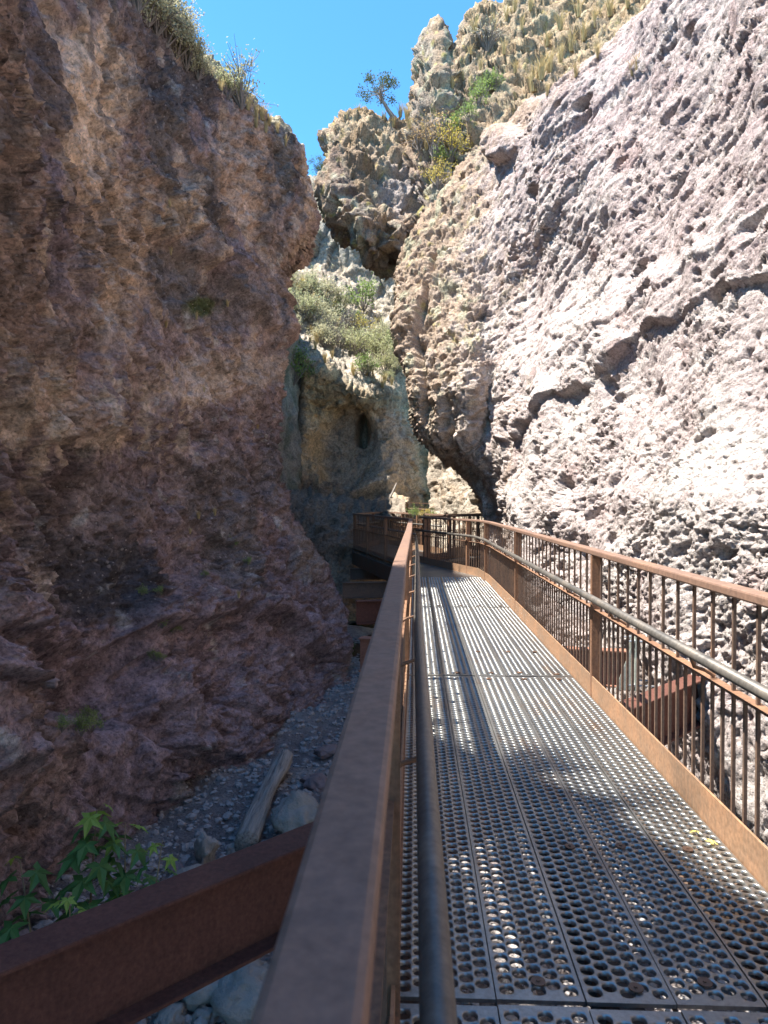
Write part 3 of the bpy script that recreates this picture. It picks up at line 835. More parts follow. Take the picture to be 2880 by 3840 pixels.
M_WATER, nt, b = new_mat('dark_creek_water')
b.inputs['Base Color'].default_value = (0.02, 0.022, 0.018, 1); b.inputs['Roughness'].default_value = 0.06
b.inputs['Specular IOR Level'].default_value = 0.5
gpos = nt.nodes.new('ShaderNodeNewGeometry')
nt.links.new(bump(nt, noise(nt, gpos.outputs['Position'], 9, 3).outputs[0], 0.25, 0.02), b.inputs['Normal'])
m = MB(); m.add([(-4, 12.0, -2.255), (2.2, 12.0, -2.255), (2.2, 24, -2.255), (-4, 24, -2.255)], [(0, 1, 2, 3)])
o = m.build('creek_water', M_WATER); tag(o, kind='structure')
# ------------------------------------------------------------------ steel of the catwalk
def rust_mat(name, dark, mid, bright, amt=0.5, rough=0.7, drip=True, metal=0.0):
    m, nt, b = new_mat(name)
    co = nt.nodes.new('ShaderNodeNewGeometry').outputs['Position']
    n1 = noise(nt, co, 3.5, 8, 0.65); n2 = noise(nt, co, 45, 5, 0.6); n3 = noise(nt, co, 9, 6, 0.7, (6, 6, 0.7))
    r1 = ramp(nt, n1.outputs[0], [(0.30, dark), (0.52, mid), (0.75, bright)])
    r3 = ramp(nt, n3.outputs[0], [(0.42, (0, 0, 0)), (0.68, (amt,) * 3)])
    c = mix(nt, r3.outputs[0], r1.outputs[0], bright)
    r2 = ramp(nt, n2.outputs[0], [(0.3, (0.72,) * 3), (0.7, (1.2,) * 3)])
    c = mix(nt, 1.0, c, r2.outputs[0], 'MULTIPLY')
    nt.links.new(c, b.inputs['Base Color'])
    rr = ramp(nt, n1.outputs[0], [(0.3, (rough - .12,) * 3), (0.7, (rough + .1,) * 3)])
    nt.links.new(rr.outputs[0], b.inputs['Roughness'])
    b.inputs['Metallic'].default_value = metal
    b.inputs['Specular IOR Level'].default_value = 0.22
    nt.links.new(bump(nt, n2.outputs[0], 0.25, 0.002), b.inputs['Normal'])
    return m
M_RAIL = rust_mat('weathering_steel_rail', (0.165, 0.105, 0.080), (0.195, 0.122, 0.090), (0.24, 0.14, 0.092), 0.25, 0.58)
M_RUST = rust_mat('rusted_steel', (0.14, 0.080, 0.055), (0.19, 0.105, 0.066), (0.28, 0.15, 0.08), 0.6, 0.65)
M_BAR = rust_mat('weathered_bar', (0.085, 0.062, 0.050), (0.125, 0.085, 0.064), (0.19, 0.11, 0.07), 0.4, 0.6)
M_TOE = rust_mat('rusted_toe_plate', (0.18, 0.125, 0.085), (0.245, 0.15, 0.092), (0.35, 0.19, 0.105), 0.5, 0.55)
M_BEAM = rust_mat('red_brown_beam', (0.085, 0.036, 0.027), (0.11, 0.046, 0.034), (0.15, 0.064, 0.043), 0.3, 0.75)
M_BEAM_LIT = rust_mat('sunlit_red_brown_beam', (0.20, 0.095, 0.065), (0.25, 0.12, 0.082), (0.30, 0.15, 0.10), 0.3, 0.75)  # lighter copy of the beam colour for sunlit parts, sunlight put into the colour
M_PIPE = rust_mat('weathered_grey_pipe', (0.085, 0.080, 0.074), (0.13, 0.12, 0.108), (0.20, 0.165, 0.13), 0.35, 0.42, metal=0.35)
M_STEEL = rust_mat('galvanised_fitting', (0.30, 0.31, 0.32), (0.42, 0.43, 0.44), (0.5, 0.5, 0.5), 0.2, 0.4, metal=0.7)
M_SHIM = rust_mat('grey_green_shim_plate', (0.26, 0.28, 0.25), (0.33, 0.36, 0.32), (0.40, 0.38, 0.30), 0.3, 0.6)
M_DISC = rust_mat('rusted_washer', (0.10, 0.07, 0.055), (0.15, 0.09, 0.062), (0.22, 0.12, 0.075), 0.3, 0.45, metal=0.4)

M_DECK, nt, b = new_mat('galvanised_perforated_plank')
co = nt.nodes.new('ShaderNodeNewGeometry').outputs['Position']
n1 = noise(nt, co, 1.1, 7, 0.65); n2 = noise(nt, co, 60, 4, 0.6); n3 = noise(nt, co, 2.3, 6, 0.7, (2.2, 0.5, 1))
r1 = ramp(nt, n1.outputs[0], [(0.25, (0.17, 0.17, 0.168)), (0.5, (0.31, 0.31, 0.295)), (0.75, (0.42, 0.40, 0.355))])
r3 = ramp(nt, n3.outputs[0], [(0.56, (0, 0, 0)), (0.74, (0.75,) * 3)])
c = mix(nt, r3.outputs[0], r1.outputs[0], (0.30, 0.175, 0.095))
r2 = ramp(nt, n2.outputs[0], [(0.3, (0.8,) * 3), (0.7, (1.15,) * 3)])
c = mix(nt, 1.0, c, r2.outputs[0], 'MULTIPLY')
nt.links.new(c, b.inputs['Base Color'])
b.inputs['Metallic'].default_value = 0.85
rr = ramp(nt, n1.outputs[0], [(0.3, (0.42,) * 3), (0.7, (0.32,) * 3)])
nt.links.new(rr.outputs[0], b.inputs['Roughness'])

# ---- perforated planks
PX, PY, HR = 0.0455, 0.0470, 0.0190
def plank_mesh(name, cols, length, width, nseg=16):
    """a plank of pressed steel: rows of raised, open holes, plain edges turned down"""
    rows = int(length / PY)
    y_off = (length - rows * PY) / 2; x_off = (width - cols * PX) / 2
    ang = np.arange(nseg) * 2 * math.pi / nseg
    ca, sa = np.cos(ang), np.sin(ang)
    k = 1 / np.maximum(np.abs(ca), np.abs(sa))
    rings = [np.stack([ca * k * PX / 2, sa * k * PY / 2, np.zeros(nseg)], 1)]
    for r, z in ((0.0222, 0.0004), (HR + .0008, -0.0026), (HR - 0.0002, -0.012)):
        rings.append(np.stack([ca * r, sa * r, np.full(nseg, z)], 1))
    cell = np.concatenate(rings)
    cf = []
    for a in range(3):
        for j in range(nseg):
            q, w = a * nseg + j, a * nseg + (j + 1) % nseg
            cf.append((q, w, w + nseg, q + nseg))
    cf = np.array(cf)
    V = []; Fc = []; nvt = 0
    for i in range(cols):
        sh = PY / 2 if i % 2 else 0
        for j in range(rows - (1 if i % 2 else 0)):
            V.append(cell + np.array([x_off + (i + .5) * PX, y_off + (j + .5) * PY + sh, 0])); Fc.append(cf + nvt); nvt += len(cell)
    def quad(p):
        nonlocal nvt
        V.append(np.array(p, float)); Fc.append(np.arange(4)[None, :] + nvt); nvt += 4
    def flat(x0, y0, x1, y1, z=0.0): quad([(x0, y0, z), (x1, y0, z), (x1, y1, z), (x0, y1, z)])
    W_, L_ = width, length
    flat(0, 0, x_off, L_); flat(W_ - x_off, 0, W_, L_)
    for i in range(cols):
        sh = PY / 2 if i % 2 else 0; nr = rows - (1 if i % 2 else 0)
        x0 = x_off + i * PX
        flat(x0, 0, x0 + PX, y_off + sh); flat(x0, y_off + sh + nr * PY, x0 + PX, L_)
    for x in (0, W_):
        quad([(x, 0, 0), (x, L_, 0), (x, L_, -0.04), (x, 0, -0.04)])
    for y in (0, L_):
        quad([(0, y, 0), (W_, y, 0), (W_, y, -0.012), (0, y, -0.012)])
    me = mesh_np(name, np.concatenate(V), np.concatenate(Fc), True)
    sm = np.ones(len(me.polygons), bool); sm[-(4 + 2 + cols * 2):] = False
    me.polygons.foreach_set('use_smooth', sm)
    me.materials.append(M_DECK)
    return me

PLANKS = [(-0.062, 0.290, 6), (0.232, 0.246, 5), (0.482, 0.246, 5), (0.732, 0.242, 5), (0.978, 0.284, 6)]
SEC = [(-1.74, 3.70), (1.985, 3.70), (5.71, 3.70), (9.435, 3.70)]
wide, narrow, last = plank_mesh('plank', 6, 3.70, 0.290), plank_mesh('plank', 5, 3.70, 0.246), plank_mesh('plank', 6, 3.70, 0.284)
narrow2 = plank_mesh('plank', 5, 3.70, 0.242)
meshes = [wide, narrow, narrow, narrow2, last]
md = MB(); md.tube([(0, 0, 0.0005), (0, 0, 0.0045)], 0.021, 20); md.tube([(0, 0, 0.004), (0, 0, 0.0075)], 0.006, 6)
disc_me = md.mesh('washer', M_DISC)
deck = tag(empty('walkway_deck', (0.6, 5.5, 0)), 'perforated grey steel plank deck of the straight catwalk between two rusted railings', 'walkway')
for si, (y0, L) in enumerate(SEC):
    for pi, ((x0, w, nc), me) in enumerate(zip(PLANKS, meshes)):
        o = link(bpy.data.objects.new('plank', me), deck)
        o.location = (x0 - 0.6, y0 - 5.5 + 0.004 * (pi % 2), 0.002 * ((pi + si) % 2))
        for yy in (((0.075, 0.9) if pi > 1 else (0.075,)) if si != 1 else ((0.075, 0.9, 3.62) if pi > 1 else (0.075,))):
            dsc = link(bpy.data.objects.new('washer', disc_me), o)
            dsc.location = (w / 2 + random.uniform(-.03, .03), yy + random.uniform(-.02, .02), 0.003)
# stringers carrying the planks
for x in (-0.02, 0.62, 1.20):
    m = MB(); s_ = 0.035
    m.box((x - 0.6 - s_, -7.2, -0.06), (x - 0.6 + s_, 7.68, -0.046)); m.box((x - 0.6 - 0.005, -7.2, -0.27), (x - 0.6 + 0.005, 7.68, -0.06)); m.box((x - 0.6 - s_, -7.2, -0.284), (x - 0.6 + s_, 7.68, -0.27))
    m.build('stringer', M_BAR, deck)

def turn_deck(name, poly, label, z=0.0, thick=0.05, rim=0.0, mat=None):
    """a deck panel of any outline with its own rim beam"""
    c = np.mean(poly, axis=0)
    t = tag(empty(name, (c[0], c[1], z)), label, 'walkway')
    m = MB(); n = len(poly); v = [(x - c[0], y - c[1], 0) for x, y in poly] + [(x - c[0], y - c[1], -thick) for x, y in poly]
    m.add(v, [tuple(range(n)), tuple(range(2 * n - 1, n - 1, -1))] + [(i, (i + 1) % n, n + (i + 1) % n, n + i) for i in range(n)])
    m.build('deck_panel', M_DECK, t)
    if rim > 0:
        for i in range(n):
            a, b_ = np.array(poly[i]) - c, np.array(poly[(i + 1) % n]) - c
            if np.linalg.norm(a - b_) < 0.4: continue
            m = MB(); m.sweep([(a[0], a[1], -thick - rim / 2 - .003), (b_[0], b_[1], -thick - rim / 2 - .003)], [(-0.03, -rim / 2), (0.03, -rim / 2), (0.03, rim / 2), (-0.03, rim / 2)])
            m.build('rim_beam', M_BAR, t)
    return t

def arc(path):
    """cumulative lengths"""
    out = [0]
    for a, b_ in zip(path, path[1:]): out.append(out[-1] + (Vector(b_) - Vector(a)).length)
    return out
def along(path, s):
    L = arc(path)
    for i in range(len(path) - 1):
        if s <= L[i + 1] or i == len(path) - 2:
            a, b_ = Vector(path[i]), Vector(path[i + 1]); d = (b_ - a).normalized()
            return a + d * (s - L[i]), d

RZ, MZ, HZ = 1.055, 0.62, 0.74
bar_cache = {}
def bar_mesh(z0, z1, w):
    key = (round(z0, 3), round(z1, 3), w)
    if key not in bar_cache:
        m = MB(); m.box((-w / 2, -w / 2, z0), (w / 2, w / 2, z1)); bar_cache[key] = m.mesh('baluster', M_BAR)
    return bar_cache[key]

def railing(path, label, inner=1, posts=None, post_gap=3.72, post0=0.0, handrail=True, hx=0.10, toe=True, bevel=True, spacing=0.1035, simple=False, toe_off=0.03, rail_path=None, group=None, hand_ext=0.0, hand_z=HZ, pegs=None, hand_start=None):
    """path: 2-D/3-D points of the baluster line; inner: +1 when the walkway lies on the right of the direction of travel"""
    path = [Vector((p[0], p[1], p[2] if len(p) > 2 else 0)) for p in path]
    base = path[0].copy()
    t = tag(empty('railing', base), label, 'railing', group)
    loc = [p - base for p in path]
    up = lambda z, q=loc: [p + Vector((0, 0, z)) for p in q]
    rp = loc if rail_path is None else [Vector((p[0], p[1], p[2] if len(p) > 2 else 0)) - base for p in rail_path]
    hw, hh = 0.039, 0.021
    m = MB(); r = 0.009
    prof = [(-hw + r, -hh), (hw - r, -hh), (hw - r * .3, -hh + r * .3), (hw, -hh + r), (hw, hh - r), (hw - r * .3, hh - r * .3), (hw - r, hh), (-hw + r, hh), (-hw + r * .3, hh - r * .3), (-hw, hh - r), (-hw, -hh + r), (-hw + r * .3, -hh + r * .3)]
    if simple: prof = [(-hw, -hh), (hw, -hh), (hw, hh), (-hw, hh)]
    m.sweep(up(RZ - hh, rp), prof); m.build('top_rail', M_RAIL, t, smooth=False)
    m = MB(); m.sweep(up(MZ), [(-0.022, -0.006), (0.022, -0.006), (0.022, 0.006), (-0.022, 0.006)]); m.build('mid_rail', M_RUST, t)
    m = MB(); m.sweep(up(0.055), [(-0.034, -0.006), (0.034, -0.006), (0.034, 0.006), (-0.034, 0.006)]); m.build('bottom_rail', M_RUST, t)
    def offs(d, z):
        out = []
        for i, p in enumerate(loc):
            d0 = (loc[i] - loc[i - 1]).normalized() if i else None
            d1 = (loc[i + 1] - loc[i]).normalized() if i < len(loc) - 1 else None
            tt = d1 if d0 is None else d0 if d1 is None else (d0 + d1).normalized()
            sc = 1 if d0 is None or d1 is None else 1 / max(0.4, tt.dot(d1))
            out.append(p + tt.cross(Vector((0, 0, 1))) * (d * sc * inner) + Vector((0, 0, z)))
        return out
    if toe:
        m = MB(); m.sweep(offs(toe_off, 0.062), [(-0.005, -0.083), (0.005, -0.083), (0.005, 0.083), (-0.005, 0.083)]); m.build('toe_plate', M_TOE, t)
    L = arc(loc)
    total = L[-1]
    # posts
    ps = posts if posts is not None else list(np.arange(post0, total, post_gap))
    pm = MB(); pm.box((-0.037, -0.025, -0.30), (0.037, 0.025, RZ - 2 * hh - .002)); pme = pm.mesh('post', M_RUST, bevel=0.004)
    for s in ps:
        p, d = along(loc, s)
        o = link(bpy.data.objects.new('post', pme), t); o.location = p; o.rotation_euler.z = math.atan2(d.y, d.x) - math.pi / 2
    # balusters: full height every second, the others end at the mid rail
    n = int(total / spacing)
    full, low = bar_mesh(0.058, RZ - 2 * hh - .001, 0.0135), bar_mesh(0.058, MZ + .002, 0.0135)
    for k in range(1, n):
        s = k * spacing
        if min(abs(s - q) for q in ps) < 0.035 if len(ps) else False: continue
        p, d = along(loc, s)
        o = link(bpy.data.objects.new('baluster', full if k % 2 == 0 else low), t); o.location = p; o.rotation_euler.z = math.atan2(d.y, d.x)
    if handrail:
        hp = offs(hx, hand_z)
        if hand_start is not None: hp[0] = hp[0] + (hp[1] - hp[0]).normalized() * hand_start
        if hand_ext: hp[-1] = hp[-1] + (hp[-1] - hp[-2]).normalized() * hand_ext
        m = MB(); m.tube(hp, 0.0242, 20 if not simple else 8); h = m.build('handrail', M_PIPE, t, smooth=True)
        for s in (pegs if pegs is not None else np.arange(0.35, total, 1.24)):
            p, d = along(loc, s); sd = d.cross(Vector((0, 0, 1))) * inner
            m = MB(); m.tube([p + Vector((0, 0, MZ + .02)), p + sd * 0.04 + Vector((0, 0, hand_z - .075)), p + sd * (hx * .85) + Vector((0, 0, hand_z - .06)), p + sd * hx + Vector((0, 0, hand_z - .02))], 0.008, 6)
            m.build('bracket', M_RUST, h)
    return t

railing([(-0.067, -1.7), (-0.075, 2.0), (-0.085, 4.05), (-0.070, 9.0), (-0.080, 14.15)], 'long rusted steel railing on the chasm side of the straight catwalk', 1, posts=[0.03, 3.55, 7.27, 11.0, 14.7, 15.8], hx=0.103, pegs=list(np.arange(3.68, 15.2, 1.24)) + [1.2, 2.4], hand_ext=-0.8, toe_off=0.02)
railing([(1.305, -1.6), (1.305, 9.0), (1.300, 12.2), (1.22, 13.35), (0.14, 16.4)], 'long rusted steel railing beside the sunlit cliff, bending at the catwalk end', -1, posts=[0.05, 2.9, 6.76, 10.65, 14.2, 15.5, 17.9], hx=0.103, pegs=list(np.arange(0.9, 15.3, 1.28)))

# ---- the platform past the bend and the walkways beyond it
turn_deck('platform_deck', [(-0.10, 13.17), (1.24, 13.17), (0.13, 16.42), (0.75, 18.9), (-1.05, 23.8), (-1.78, 20.4), (-0.12, 14.2)], 'shaded steel viewing platform deck at the bend of the catwalk', -0.006, 0.05, 0.34)
railing([(-0.08, 14.25), (-1.75, 20.4), (-1.08, 23.7)], 'rusted railing in shade round the outer side of the viewing platform', 1, post_gap=2.1, post0=0.15, hx=0.1, simple=True)
railing([(-1.0, 23.75), (0.80, 18.9)], 'rusted railing closing the back of the viewing platform', 1, post_gap=1.7, post0=0.1, simple=True)
turn_deck('turning_deck', [(0.15, 16.5), (0.8, 18.8), (2.5, 21.3), (2.7, 19.0)], 'steel catwalk deck passing below the overhanging rock', -0.012, 0.05, 0.2)
railing([(0.25, 16.75), (1.9, 18.9)], 'short rusted railing under the overhang beside the platform', -1, post_gap=1.1, post0=0.1, handrail=False, simple=True)
railing([(0.85, 19.1), (2.35, 21.2)], 'rusted railing with vine leaves in front of the sunlit recess', 1, post_gap=1.1, post0=0.1, handrail=False, simple=True)
turn_deck('far_deck', [(2.2, 24.9), (-0.5, 26.9), (-0.4, 28.2), (2.4, 26.4)], 'far end of the catwalk deck below the hollowed wall', 0.02, 0.05, 0.2)
railing([(2.1, 24.95, 0.02), (0.8, 25.9, 0.05), (-0.52, 26.9, 0.12)], 'far rusted railing below the hollowed rock wall, nearer row', 1, post_gap=1.2, post0=0.1, handrail=False, simple=True)
railing([(1.0, 28.1, 0.25), (-0.5, 28.3, 0.33)], 'farthest dark railing at the foot of the hollowed rock wall', 1, post_gap=1.2, post0=0.1, handrail=False, simple=True)

# ---- beams carrying the catwalk
def i_beam(a, b_, depth, flange, mat, label, end_plate=True):
    a = Vector(a); b_ = Vector(b_); d = (b_ - a); L = d.length
    t = tag(empty('support_beam', a), label, 'beam')
    t.rotation_euler.z = math.atan2(d.y, d.x)
    f = 0.018
    for nm, lo, hi in (('top_flange', (0, -flange / 2, -f), (L, flange / 2, 0)), ('web', (0, -0.007, -depth + f), (L, 0.007, -f)), ('bottom_flange', (0, -flange / 2, -depth), (L, flange / 2, -depth + f))):
        m = MB(); m.box(lo, hi); m.build(nm, mat, t, bevel=0.003 if nm != 'web' else 0)
    return t
i_beam((-2.75, 1.30, -0.30), (2.96, 7.22, -0.30), 0.44, 0.19, M_BEAM, 'wide red-brown steel beam crossing diagonally under the catwalk')
i_beam((-0.68, 8.85, -0.30), (2.42, 8.20, -0.30), 0.42, 0.17, M_BEAM_LIT, 'red-brown steel beam under the catwalk ending at a grey wall plate')
i_beam((-1.0, 12.1, -0.30), (1.9, 12.9, -0.30), 0.40, 0.18, M_BEAM, 'short red-brown beam end sticking out below the catwalk railing')
i_beam((-1.62, 15.9, -0.42), (1.2, 16.3, -0.42), 0.36, 0.18, M_BAR, 'dark beam sticking out below the shaded viewing platform')
i_beam((-1.75, 19.2, -0.42), (1.2, 19.6, -0.42), 0.30, 0.18, M_BAR, 'dark beam under the far side of the viewing platform')

def wall_plate(c, rz, w, h, label, mat, bolts=True):
    t = tag(empty('wall_plate', c), label, 'bracket'); t.rotation_euler.z = rz
    m = MB(); m.box((-w / 2, -0.012, -h / 2), (w / 2, 0.012, h / 2)); m.build('plate', mat, t, bevel=0.003)
    for sx in (-1, 1):
        m = MB(); m.add([(sx * w * .3, -0.012, h / 2 - .03), (sx * w * .3, -0.012, -h / 2), (sx * w * .3, -0.22, -h / 2), (sx * w * .3 + .012, -0.012, h / 2 - .03), (sx * w * .3 + .012, -0.012, -h / 2), (sx * w * .3 + .012, -0.22, -h / 2)], [(0, 1, 2), (3, 5, 4), (0, 3, 4, 1), (1, 4, 5, 2), (0, 2, 5, 3)])
        m.build('gusset', mat, t)
        for z in (-h * .4, h * .4):
            m = MB(); m.tube([(sx * w * .42, -0.10, z), (sx * w * .42, 0.2, z)], 0.011, 8); m.tube([(sx * w * .42, -0.045, z), (sx * w * .42, -0.012, z)], 0.022, 6)
            m.build('anchor_bolt', M_STEEL, t)
    return t
wall_plate((3.04, 7.30, -0.52), math.radians(-44), 0.40, 0.66, 'rusted wall bracket with bolts where the diagonal beam meets the cliff', M_BEAM_LIT)
wall_plate((2.50, 8.18, -0.42), math.radians(-98), 0.30, 0.62, 'grey green plate with anchor bolts behind the catwalk railing', M_SHIM)
# ------------------------------------------------------------------ finding places on the rock
_sp = {}
def spot(px, py, *names):
    """point of the named rock nearest to the photograph's pixel (px, py)"""
    best = None
    for nm in names:
        if nm not in _sp:
            V = SURF[nm][0].reshape(-1, 3); x, y, z = project(V.astype(float)); _sp[nm] = (V, x, y, z)
        V, x, y, z = _sp[nm]
        d = (x - px) ** 2 + (y - py) ** 2 + np.where(z < 0.3, 1e9, 0)
        k = int(np.argmin(d + 60 * z))
        if best is None or d[k] < best[0]: best = (d[k], V[k])
    return np.array(best[1], float)

# ------------------------------------------------------------------ loose stones and wood
M_BOULDER = plain_mat('pale_boulder', (0.20, 0.185, 0.165), (0.33, 0.305, 0.275), 4, 0.9, 0, 0.7, 0.03, 0.2)
M_STONE_RED = plain_mat('purple_brown_stone', (0.16, 0.12, 0.12), (0.25, 0.195, 0.185), 6, 0.9, 0, 0.5, 0.02, 0.2)
M_PEBBLE = plain_mat('creek_pebbles', (0.20, 0.18, 0.175), (0.36, 0.335, 0.32), 22, 0.9, 0, 0.3, 0.01, 0.2)
M_LOG, nt, b = new_mat('weathered_driftwood')
tc = nt.nodes.new('ShaderNodeTexCoord')
nl = noise(nt, tc.outputs['Object'], 28, 8, 0.7, (1, 1, 0.06))
rl = ramp(nt, nl.outputs[0], [(0.34, (0.035, 0.03, 0.027)), (0.47, (0.23, 0.205, 0.18)), (0.7, (0.38, 0.35, 0.31))])
nt.links.new(rl.outputs[0], b.inputs['Base Color']); b.inputs['Roughness'].default_value = 0.9
nt.links.new(bump(nt, nl.outputs[0], 0.8, 0.03), b.inputs['Normal'])

def ico(sub):
    bm = bmesh.new(); bmesh.ops.create_icosphere(bm, subdivisions=sub, radius=1.0)
    v = np.array([x.co[:] for x in bm.verts]); f = np.array([[q.index for q in x.verts] for x in bm.faces]); bm.free()
    return v, f
ICO4, ICO1 = ico(4), ico(1)
def ground_at(px, py):
    """where the sight line of pixel (px, py) meets the bed"""
    Y = 2.0
    for _ in range(40):
        P = at(px, py, Y); z = bed_z(np.array([P[0]]), np.array([P[1]]))[0]
        Y *= 1 + 0.5 * (P[2] - z) / max(0.5, CAM[2] - z)
    return at(px, py, Y)
def boulder(px, py, w, label, seed, mat=None, size=(1, 0.8, 0.7), angular=0.35):
    P = ground_at(px, py); r = w * P[1] / F_PX / 2
    v, f = ICO4
    q = v * np.array(size)
    d = 0.22 * fbm(v * 1.1 + seed * 7.3, 3) + angular * facets(v + seed, 1.1, 0.8, 0.3) + 0.5 * facets(v + seed, 0.4, 0.5, 0.25) + 0.05 * fbm(v * 5 + seed, 3)
    q = q * (1 + d)[:, None]
    me = mesh_np('boulder', q * r, f, True); me.materials.append(mat or M_BOULDER)
    o = link(bpy.data.objects.new('boulder', me)); o.location = P + np.array([0, 0, r * size[2] * 0.45]); o.rotation_euler.z = seed * 1.7
    tag(o, label, 'boulder', 'boulders lying in the stream bed')
    return o
boulder(1120, 3110, 210, 'large pale smooth boulder wedged beside the driftwood log', 1, size=(1, .9, .8))
boulder(1015, 3215, 130, 'low pale boulder in front of the driftwood log', 2, size=(1, .8, .5))
boulder(772, 3235, 125, 'grey pointed triangular boulder standing upright on the gravel', 3, size=(.75, .6, 1.15), angular=0.6)
boulder(715, 3300, 110, 'pale angular stone leaning below the pointed boulder', 4, size=(1, .8, .6), angular=0.5)
boulder(655, 3265, 75, 'brownish flat stone beside the pointed boulder', 5, mat=M_STONE_RED, size=(1, .8, .5))
boulder(875, 3195, 60, 'small rounded pale stone between the pointed boulder and the log', 6)
boulder(1190, 2960, 120, 'purple brown rounded rock at the upper end of the log', 7, mat=M_STONE_RED, size=(1, .8, .6))
boulder(1230, 2830, 90, 'purple brown rock on the gravel slope near the railing', 17, mat=M_STONE_RED, size=(1, .8, .5))
boulder(930, 3760, 270, 'big pale boulder under the diagonal beam beside the handrail', 8, size=(1, .9, .7))
boulder(730, 3720, 240, 'pale flat boulder under the diagonal beam', 9, size=(1, .8, .5))
boulder(640, 3830, 110, 'small pale stone below the diagonal beam', 10, size=(1, .9, .7))
boulder(765, 3830, 90, 'small cream stone below the diagonal beam', 11, size=(1, .9, .8))
boulder(30, 3560, 190, 'flat brown rock at the foot of the shaded cliff by the saplings', 12, mat=M_STONE_RED, size=(1, .9, .45))
boulder(175, 2560, 70, 'lone brown stone resting on the ledge of the shaded cliff', 13, mat=M_STONE_RED, size=(1, .7, .6))
o = [x for x in scene.objects if x.get('label', '').startswith('lone brown')][0]; o.location = spot(175, 2570, 'cliff_left') + np.array([0.05, -0.05, 0.03]); o.scale = (0.4,) * 3

A, B = ground_at(925, 3200) + [0, 0, .10], ground_at(1065, 2900) + [0, 0, .22]
L = np.linalg.norm(B - A); nseg, nr = 40, 22
vv = []; ff = []
for i in range(nseg + 1):
    t = i / nseg; R = 0.13 - 0.04 * t + 0.012 * math.sin(9 * t)
    for k in range(nr):
        a = 2 * math.pi * k / nr
        p0 = np.array([[math.cos(a) * 1.3, math.sin(a) * 1.3, t * 1.6]])
        rr = R * (1 + 0.22 * fbm(p0, 3)[0] - 0.28 * max(0, 1 - abs(((a - 1.2 - 0.5 * math.sin(4 * t)) + math.pi) % (2 * math.pi) - math.pi) / 0.28))
        vv.append((math.cos(a) * rr + 0.02 * math.sin(5 * t), math.sin(a) * rr + 0.02 * math.sin(3 * t), t * L))
    if i:
        for k in range(nr):
            q, w = (i - 1) * nr + k, (i - 1) * nr + (k + 1) % nr
            ff.append((q, w, w + nr, q + nr))
m = MB(); m.add(vv, ff + [tuple(range(nr))[::-1], tuple(nseg * nr + k for k in range(nr))])
log = m.build('driftwood_log', M_LOG, smooth=True); log.location = A
log.rotation_euler = Vector(B - A).to_track_quat('Z', 'Y').to_euler()
tag(log, 'grey weathered driftwood log lying on boulders in the stream bed', 'log')
m = MB(); pA, pB = at(1452, 1885, 28.2), at(1488, 1812, 28.6); m.tube([pA, (pA + pB) / 2 + [.02, 0, 0], pB], [0.05, 0.045, 0.035], 7)
tag(m.build('wooden_pole', M_LOG), 'thin grey pole leaning against the hollowed rock wall', 'pole')

# pebbles and gravel of the bed
n = 17000
v0, f0 = ICO1
x = RNG.uniform(-3.6, 2.4, n); y = 3.0 + 16 * RNG.random(n) ** 1.4
z = bed_z(x, y); s = 0.012 + 0.055 * RNG.random(n) ** 3.0
rot = RNG.normal(size=(n, 3, 3)); 
V = v0[None] * np.stack([s, s * RNG.uniform(.6, 1, n), s * RNG.uniform(.4, .8, n)], 1)[:, None, :]
th = RNG.uniform(0, 6.28, n); c_, s_ = np.cos(th), np.sin(th)
V = np.stack([V[..., 0] * c_[:, None] - V[..., 1] * s_[:, None], V[..., 0] * s_[:, None] + V[..., 1] * c_[:, None], V[..., 2]], -1)
V *= RNG.uniform(.8, 1.2, (n, len(v0), 1))
V += np.stack([x, y, z + 0.25 * s], 1)[:, None, :]
Fq = (f0[None] + (np.arange(n) * len(v0))[:, None, None]).reshape(-1, 3)
me = mesh_np('gravel', V.reshape(-1, 3), Fq, False); me.materials.append(M_PEBBLE)
tag(link(bpy.data.objects.new('gravel', me)), 'loose grey gravel and pebbles scattered over the stream bed', 'gravel', kind='stuff')

# ------------------------------------------------------------------ plants
M_SAGE = plain_mat('sage_leaves', (0.33, 0.34, 0.18), (0.48, 0.48, 0.27), 6, 0.8, 0, 0, trans=0.35)
M_PALE = plain_mat('pale_dry_leaves', (0.40, 0.38, 0.23), (0.56, 0.53, 0.35), 6, 0.8, 0, 0, trans=0.35)
M_GREEN = plain_mat('green_leaves', (0.15, 0.24, 0.06), (0.28, 0.36, 0.11), 6, 0.6, 0, 0, trans=0.4)
M_YELLOW = plain_mat('yellow_leaves', (0.42, 0.34, 0.06), (0.60, 0.49, 0.12), 6, 0.7, 0, 0, trans=0.4)
M_ORANGE = plain_mat('orange_brown_leaves', (0.42, 0.28, 0.12), (0.55, 0.40, 0.20), 6, 0.8, 0, 0, trans=0.35)
M_STRAW = plain_mat('dry_grass', (0.36, 0.27, 0.12), (0.55, 0.44, 0.23), 5, 0.8, 0, 0, trans=0.3)
M_JUNIPER = plain_mat('juniper_leaves', (0.065, 0.085, 0.035), (0.13, 0.15, 0.06), 5, 0.8, 0, 0, trans=0.25)
M_MOSS = plain_mat('creek_grass', (0.07, 0.14, 0.03), (0.14, 0.24, 0.06), 5, 0.8, 0, 0, trans=0.35)
M_TWIG = plain_mat('grey_twigs', (0.13, 0.11, 0.095), (0.24, 0.215, 0.19), 9, 0.9, 0, 0)
M_SYC = plain_mat('sycamore_leaf', (0.055, 0.135, 0.04), (0.10, 0.22, 0.065), 7, 0.5, 0, 0, trans=0.35)
M_SYC_NEW = plain_mat('young_sycamore_leaf', (0.22, 0.36, 0.06), (0.36, 0.48, 0.11), 7, 0.5, 0, 0, trans=0.45)
